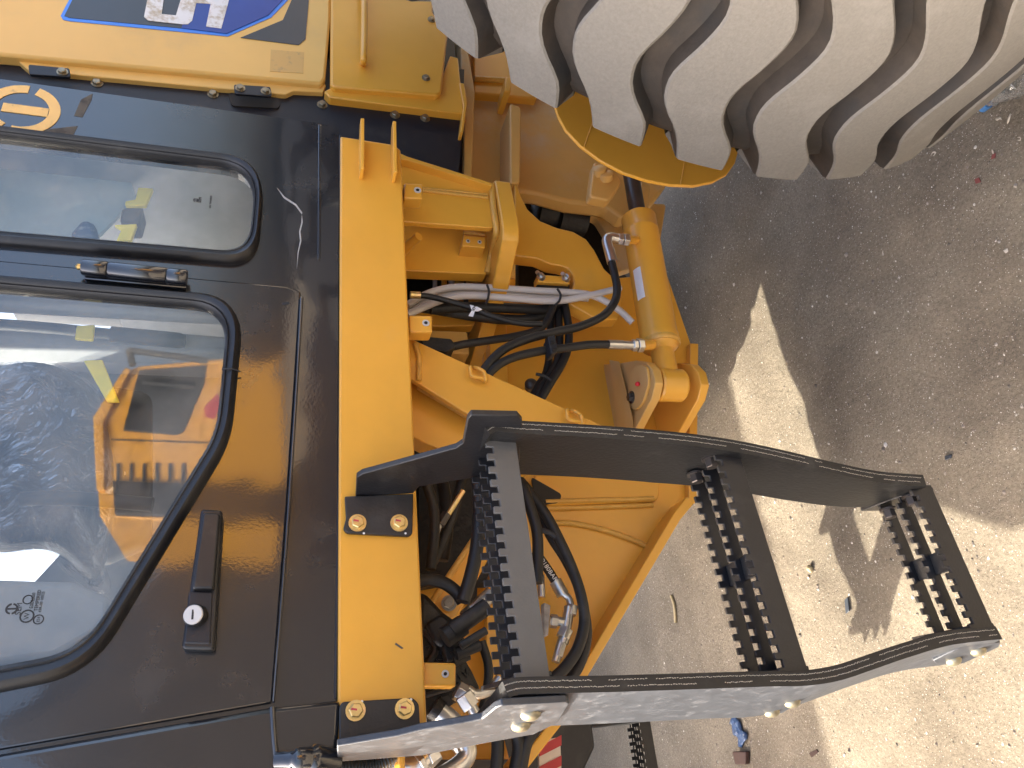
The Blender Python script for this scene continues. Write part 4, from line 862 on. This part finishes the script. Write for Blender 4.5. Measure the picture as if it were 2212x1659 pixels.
def build_lug():
    bm = bmesh.new(); rows = []; W = [-.004, 0, .006]+[.02+i*(TW-.04)/34 for i in range(35)]+[TW-.006, TW, TW+.004]
    for wv in W:
        cw = min(max(wv, 0), TW); hw = 1.92+.45*max(0, 1-cw/.05)+.45*max(0, 1-(TW-cw)/.05)
        lo = gcs(cw)+hw; hi = gcs(cw)+PIT-hw; r = rt(cw); edge = wv in (W[0], W[-1]); rr = r-.007 if edge else r
        base = .728 if 0.02 < cw < TW-.02 else .70; mid = []
        for f in (0, .04, .2, .4, .6, .8, .96, 1): mid.append((lo+(hi-lo)*f, rr-(.0035 if f in (0, 1) else 0)))
        prof = [(lo-.85, base+.014), (lo-.10, rr-.008)]+mid+[(hi+.10, rr-.008), (hi+.85, base+.014)]
        rows.append([bm.verts.new(tp(t, wv, q)) for t, q in prof])
    # flared ends going down the shoulder
    def endrow(src, wv, drop):
        cw = 0 if wv < 0 else TW; hw = 2.5; lo = gcs(cw)+hw; hi = gcs(cw)+PIT-hw
        prof = [(lo-1.2, drop-.02), (lo-.3, drop)]+[(lo+(hi-lo)*f, drop) for f in (0, .04, .2, .4, .6, .8, .96, 1)]+[(hi+.3, drop), (hi+1.2, drop-.02)]
        return [bm.verts.new(tp(t, wv, q)) for t, q in prof]
    rows = [endrow(rows[0], -.030, .672), endrow(rows[0], -.014, .735)]+rows+[endrow(rows[-1], TW+.014, .735), endrow(rows[-1], TW+.03, .672)]
    for a, b in zip(rows, rows[1:]):
        for k in range(len(a)-1): bm.faces.new((a[k], a[k+1], b[k+1], b[k]))
    bmesh.ops.recalc_face_normals(bm, faces=bm.faces)
    for v in bm.verts: v.co -= TC
    for f in bm.faces: f.smooth = True
    me = bpy.data.meshes.new('lug'); bm.to_mesh(me); bm.free(); me.set_sharp_from_angle(angle=R_(24)); me.materials.append(M['tyre']); me.materials.append(M['groove'])
    nc = 11
    for i, f in enumerate(me.polygons):       # flanks take the darker groove rubber
        k = i % nc
        if k in (0, 1, nc-2, nc-1) and 2 <= i//nc < len(rows)-3: f.material_index = 1
    return me
lug_me = build_lug()
rod = 7.9
for i in range(NL):
    o = bpy.data.objects.new('lug', lug_me); link(o, ty, TC)
    o.rotation_mode = 'QUATERNION'; o.rotation_quaternion = Matrix.Rotation(R_(rod+i*PIT), 3, TN).to_quaternion()
# the other three wheels
for off, mir in ((V((-3.5, 0, 0)), 0), (V((-.11, 2.15, 0)), 1), (V((-3.61, 2.15, 0)), 1)):
    for src, nm in ((wheel, 'rim'), (ty, 'tyre')):
        c = src.copy(); link(c, LD, wloc(src)+off); c.location = wloc(c)-wloc(LD)
        for ch in [o for o in list(scn.collection.objects) if o.parent == src]:
            k = ch.copy(); scn.collection.objects.link(k); k.parent = c
# ================================================================== things on the ground
def scatter():
    bm = bmesh.new(); rnd = random.Random(3)
    for i in range(8500):
        x = rnd.uniform(-.35, 2.3); y = rnd.uniform(.62, 3.1)
        s = .0013*math.exp(abs(rnd.gauss(0, .60))); s = min(s, .010)
        c = V((x, y, gz(x, y)+s*.25)); ph = rnd.uniform(0, 6.28); vs = []
        for (ux, uy, uz) in ((1, 0, 0), (.4, .9, 0), (-.7, .75, 0), (-1, -.1, 0), (-.35, -.95, 0), (.65, -.8, 0)):
            k = s*rnd.uniform(.7, 1.25); vs.append(bm.verts.new(c+V((k*(ux*math.cos(ph)-uy*math.sin(ph)), k*(ux*math.sin(ph)+uy*math.cos(ph))*.8, rnd.uniform(-.3, .2)*s))))
        t = bm.verts.new(c+V((rnd.uniform(-.3, .3)*s, rnd.uniform(-.3, .3)*s, s*rnd.uniform(.4, .8))))
        for k in range(6): bm.faces.new((vs[k], vs[(k+1) % 6], t))
    o = fin('gravel', bm, M['gravel'], None, recenter=False); tag(o, 'loose pebbles and shell crumbs scattered over the sand', 'gravel', kind='stuff')
scatter()
def shell(x, y, size, rz, label, tilt=.3, up=True):
    c = PZ(x, y, 0); c.z = gz(c.x, c.y)+size*.12; bm = bmesh.new(); rows = []; n = 18
    for j in range(7):
        t = j/6; row = []
        for k in range(n+1):
            a = R_(-62+124*k/n); rr = size*t*(1+.025*math.cos(k*math.pi)); row.append(bm.verts.new((rr*math.sin(a), rr*math.cos(a)*1.05, size*.38*math.sin(t*math.pi*.62+.25)*(1-.45*(a/1.08)**2)+.02*size*math.cos(k*math.pi)*t)))
        rows.append(row)
    for a, b in zip(rows, rows[1:]):
        for k in range(n): bm.faces.new((a[k], a[k+1], b[k+1], b[k]))
    bmesh.ops.remove_doubles(bm, verts=bm.verts, dist=1e-5)
    o = fin('seashell', bm, M['shell'], None, smooth=40, recenter=False); o.location = c; o.rotation_euler = (tilt if up else math.pi-tilt, .15, rz)
    so_ = o.modifiers.new('solid', 'SOLIDIFY'); so_.thickness = size*.05
    tag(o, label, 'seashell', 'seashells on the sand')
shell(2181, 256, .013, 2.2, 'ribbed cream cockle shell below the plastic bottle')
shell(2162, 252, .010, .8, 'small pale shell between the bottle cap and the ribbed cockle')
shell(2021, 338, .011, 1.2, 'round open shell touching the lowest tyre lug', up=False)
shell(2203, 305, .008, .2, 'small shell at the right picture edge under the bottle', up=False)
shell(2146, 330, .007, 2.9, 'little white shell left of the red chip near the tyre')
shell(1948, 405, .0065, 1.9, 'white shell fragment standing below the tyre shoulder', 1.0)
shell(1904, 470, .0065, .4, 'half-buried shell further below the tyre shoulder', 1.2)
shell(1905, 545, .006, 2.5, 'small white shell in the middle of the shaded sand')
def slab(name, px, h, mat, label, cat, group=None):
    q = [PZ(x, y, 0) for x, y in px]; c = sum(q, V((0, 0, 0)))/len(q); z = gz(c.x, c.y)+.001
    bm = bmesh.new(); bprism(bm, [V((p.x, p.y, z+random.uniform(0, h*.6))) for p in q], V((0, 0, h)))
    o = fin(name, bm, M[mat], None, h*.2); tag(o, label, cat, group)
slab('red_chip', [(2110, 388), (2120, 384), (2124, 394), (2113, 398)], .002, 'redchip', 'thin red plastic chip on shaded sand below the tyre', 'plastic chip')
slab('red_chip', [(2147, 335), (2155, 331), (2154, 342), (2146, 345)], .002, 'redchip', 'smaller red plastic chip nearer the bottle', 'plastic chip')
slab('dark_stone', [(2052, 985), (2066, 982), (2065, 990), (2054, 994)], .006, 'decal_dark', 'flat dark blue-grey stone right of the ladder belt', 'stone')
slab('brown_scrap', [(1597, 1622), (1622, 1622), (1622, 1650), (1599, 1650)], .018, 'brownscrap', 'dark brown block of scrap on the sand below the ladder', 'scrap')
slab('leaf_scrap', [(1752, 1626), (1768, 1618), (1772, 1624), (1758, 1636)], .003, 'brownscrap', 'curled dark leaf on the sand right of the brown block', 'leaf')
slab('pale_chip', [(1822, 1296), (1829, 1290), (1832, 1320), (1824, 1326)], .004, 'decal_dark', 'narrow grey chip in the sunlit sand by the steps', 'stone')
def twig(px, r, label):
    q = []
    for x, y in px: p = PZ(x, y, 0); p.z = gz(p.x, p.y)+r*1.2; q.append(p)
    o = tube('dry_twig', q, r, M['twig'], None); tag(o, label, 'twig', 'dry twigs on the sand')
twig([(1452, 1286), (1458, 1310), (1460, 1345)], .006, 'short dry straw stem in the sun behind the ladder')
# pale seed pod in the striped light
pc = PZ(1756, 1228, 0); pc.z = gz(pc.x, pc.y)+.008
o = lathe('seed_pod', pc+V((-.012, 0, 0)), (1, .2, 0), [(0, .002), (.004, .007), (.012, .010), (.020, .007), (.024, .002)], M['twig'], None, 14); tag(o, 'small pale seed pod lying in the striped light', 'seed pod')
# crushed blue drink pack
bp = PZ(1612, 1575, 0); bp.z = gz(bp.x, bp.y); bm = bmesh.new(); rnd = random.Random(5); g = []
u0, v0 = PZ(1585, 1552, 0), PZ(1612, 1605, 0); ud = (v0-u0); sd_ = V((-ud.y, ud.x, 0)).normalized()
for i in range(11):
    row = []
    for j in range(7):
        p = u0+ud*(i/10)+sd_*((j-3)/3*.030*(1-.25*math.sin(i*1.3))); row.append(bm.verts.new((p.x, p.y, bp.z+.006+.014*abs(noise.noise(V((i*.7, j*.9, 2))))+.006*(3-abs(j-3))/3)))
    g.append(row)
for i in range(10):
    for j in range(6): bm.faces.new((g[i][j], g[i][j+1], g[i+1][j+1], g[i+1][j]))
o = fin('drink_pack', bm, M['blueplastic'], None, smooth=20); tag(o, 'crushed blue and white drink pack on the sand under the ladder', 'drink pack')
md = o.modifiers.new('solid', 'SOLIDIFY'); md.thickness = .004
# plastic bottle
b0 = PZ(2133, 232, 0); b1 = PZ(2225, 168, 0); d = (b1-b0); d.z = 0; d.normalize(); zb_ = gz(b0.x, b0.y)+.030; b0.z = zb_-.008
BT = empty('plastic_bottle', (b0.x, b0.y, gz(b0.x, b0.y)), 'clear plastic water bottle with blue cap lying beside the tyre', 'bottle')
lathe('cap', b0, d, [(0, .0165), (.001, .018), (.018, .018), (.019, .0165)], M['bluecap'], BT, 24)
def mk_pet():
    m = mk_glass('clear_bottle_plastic', (.80, .86, .90), 1.6, .22); return m
M['pet'] = mk_pet()
lathe('bottle_body', b0+d*.0195, d+V((0, 0, .05)), [(a*1.35, r*1.35) for a, r in ((0, .011), (.006, .011), (.008, .016), (.010, .012), (.026, .020), (.045, .029), (.06, .031), (.064, .029), (.068, .031), (.09, .031), (.094, .029), (.098, .031), (.14, .031), (.19, .031), (.20, .026))], M['pet'], BT, 32)

# ================================================================== machine parked behind the viewer, seen in the panes
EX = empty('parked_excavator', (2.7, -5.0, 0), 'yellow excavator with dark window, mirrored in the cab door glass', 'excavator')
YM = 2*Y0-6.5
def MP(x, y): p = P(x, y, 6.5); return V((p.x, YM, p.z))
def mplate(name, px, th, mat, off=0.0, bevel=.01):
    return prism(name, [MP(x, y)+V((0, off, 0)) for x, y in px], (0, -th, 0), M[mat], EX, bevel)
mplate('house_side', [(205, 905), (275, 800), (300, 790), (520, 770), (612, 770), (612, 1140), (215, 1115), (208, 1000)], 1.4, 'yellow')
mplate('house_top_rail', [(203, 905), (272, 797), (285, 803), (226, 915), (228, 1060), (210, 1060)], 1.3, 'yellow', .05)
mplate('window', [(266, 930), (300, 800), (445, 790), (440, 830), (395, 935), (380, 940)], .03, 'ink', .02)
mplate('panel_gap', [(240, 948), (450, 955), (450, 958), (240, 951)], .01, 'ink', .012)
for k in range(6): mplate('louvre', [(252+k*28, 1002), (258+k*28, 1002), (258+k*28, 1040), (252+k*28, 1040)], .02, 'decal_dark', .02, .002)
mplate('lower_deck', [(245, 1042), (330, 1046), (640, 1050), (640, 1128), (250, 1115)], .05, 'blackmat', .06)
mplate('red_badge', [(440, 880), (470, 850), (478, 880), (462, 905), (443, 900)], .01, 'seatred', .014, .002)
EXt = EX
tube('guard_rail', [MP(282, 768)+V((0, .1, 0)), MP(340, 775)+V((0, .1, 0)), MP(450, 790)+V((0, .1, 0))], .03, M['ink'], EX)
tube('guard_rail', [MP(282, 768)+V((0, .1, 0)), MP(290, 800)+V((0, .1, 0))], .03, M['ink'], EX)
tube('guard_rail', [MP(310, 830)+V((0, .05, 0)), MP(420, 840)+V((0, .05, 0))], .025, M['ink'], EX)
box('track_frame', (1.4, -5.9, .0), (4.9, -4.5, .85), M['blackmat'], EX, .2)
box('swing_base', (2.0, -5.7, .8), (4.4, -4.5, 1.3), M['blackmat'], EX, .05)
# cabin added on the far side of the loader to shade the ground
SC = box('shade_cabin', (-5.2, 4.1, .12), (1.4, 6.4, 2.42), M['cream'], None, .03); tag(SC, 'long cream cabin added beyond the loader to shade the ground', 'added cabin')
for k in range(44): box('wall_rib', (-5.15+k*.15, 4.075, .2), (-5.08+k*.15, 4.10, 2.36), M['cream'], SC, .008)
for k in range(4): box('footing_block', (-4.9+k*2.0, 4.3, 0), (-4.6+k*2.0, 4.6, .121), M['stone'], SC)
# brown spoil heap beside it
bm = bmesh.new(); n = 40; g = []
for i in range(n+1):
    row = []
    for j in range(n+1):
        x = -3.2+8.4*i/n; y = -12.6+6.8*j/n; d_ = math.hypot((x-1.0)/4.0, (y+9.2)/3.2)
        row.append(bm.verts.new((x, y, -.03+max(0, 1-d_)**.7*4.8*(1+.12*noise.noise(V((x*1.2, y*1.2, 0))))-.05*(d_ > 1))))
    g.append(row)
for i in range(n):
    for j in range(n): bm.faces.new((g[i][j], g[i+1][j], g[i+1][j+1], g[i][j+1]))
o = fin('spoil_heap', bm, M['earth'], None, smooth=180); tag(o, 'brown heap of earth standing behind the viewer', 'earth heap')
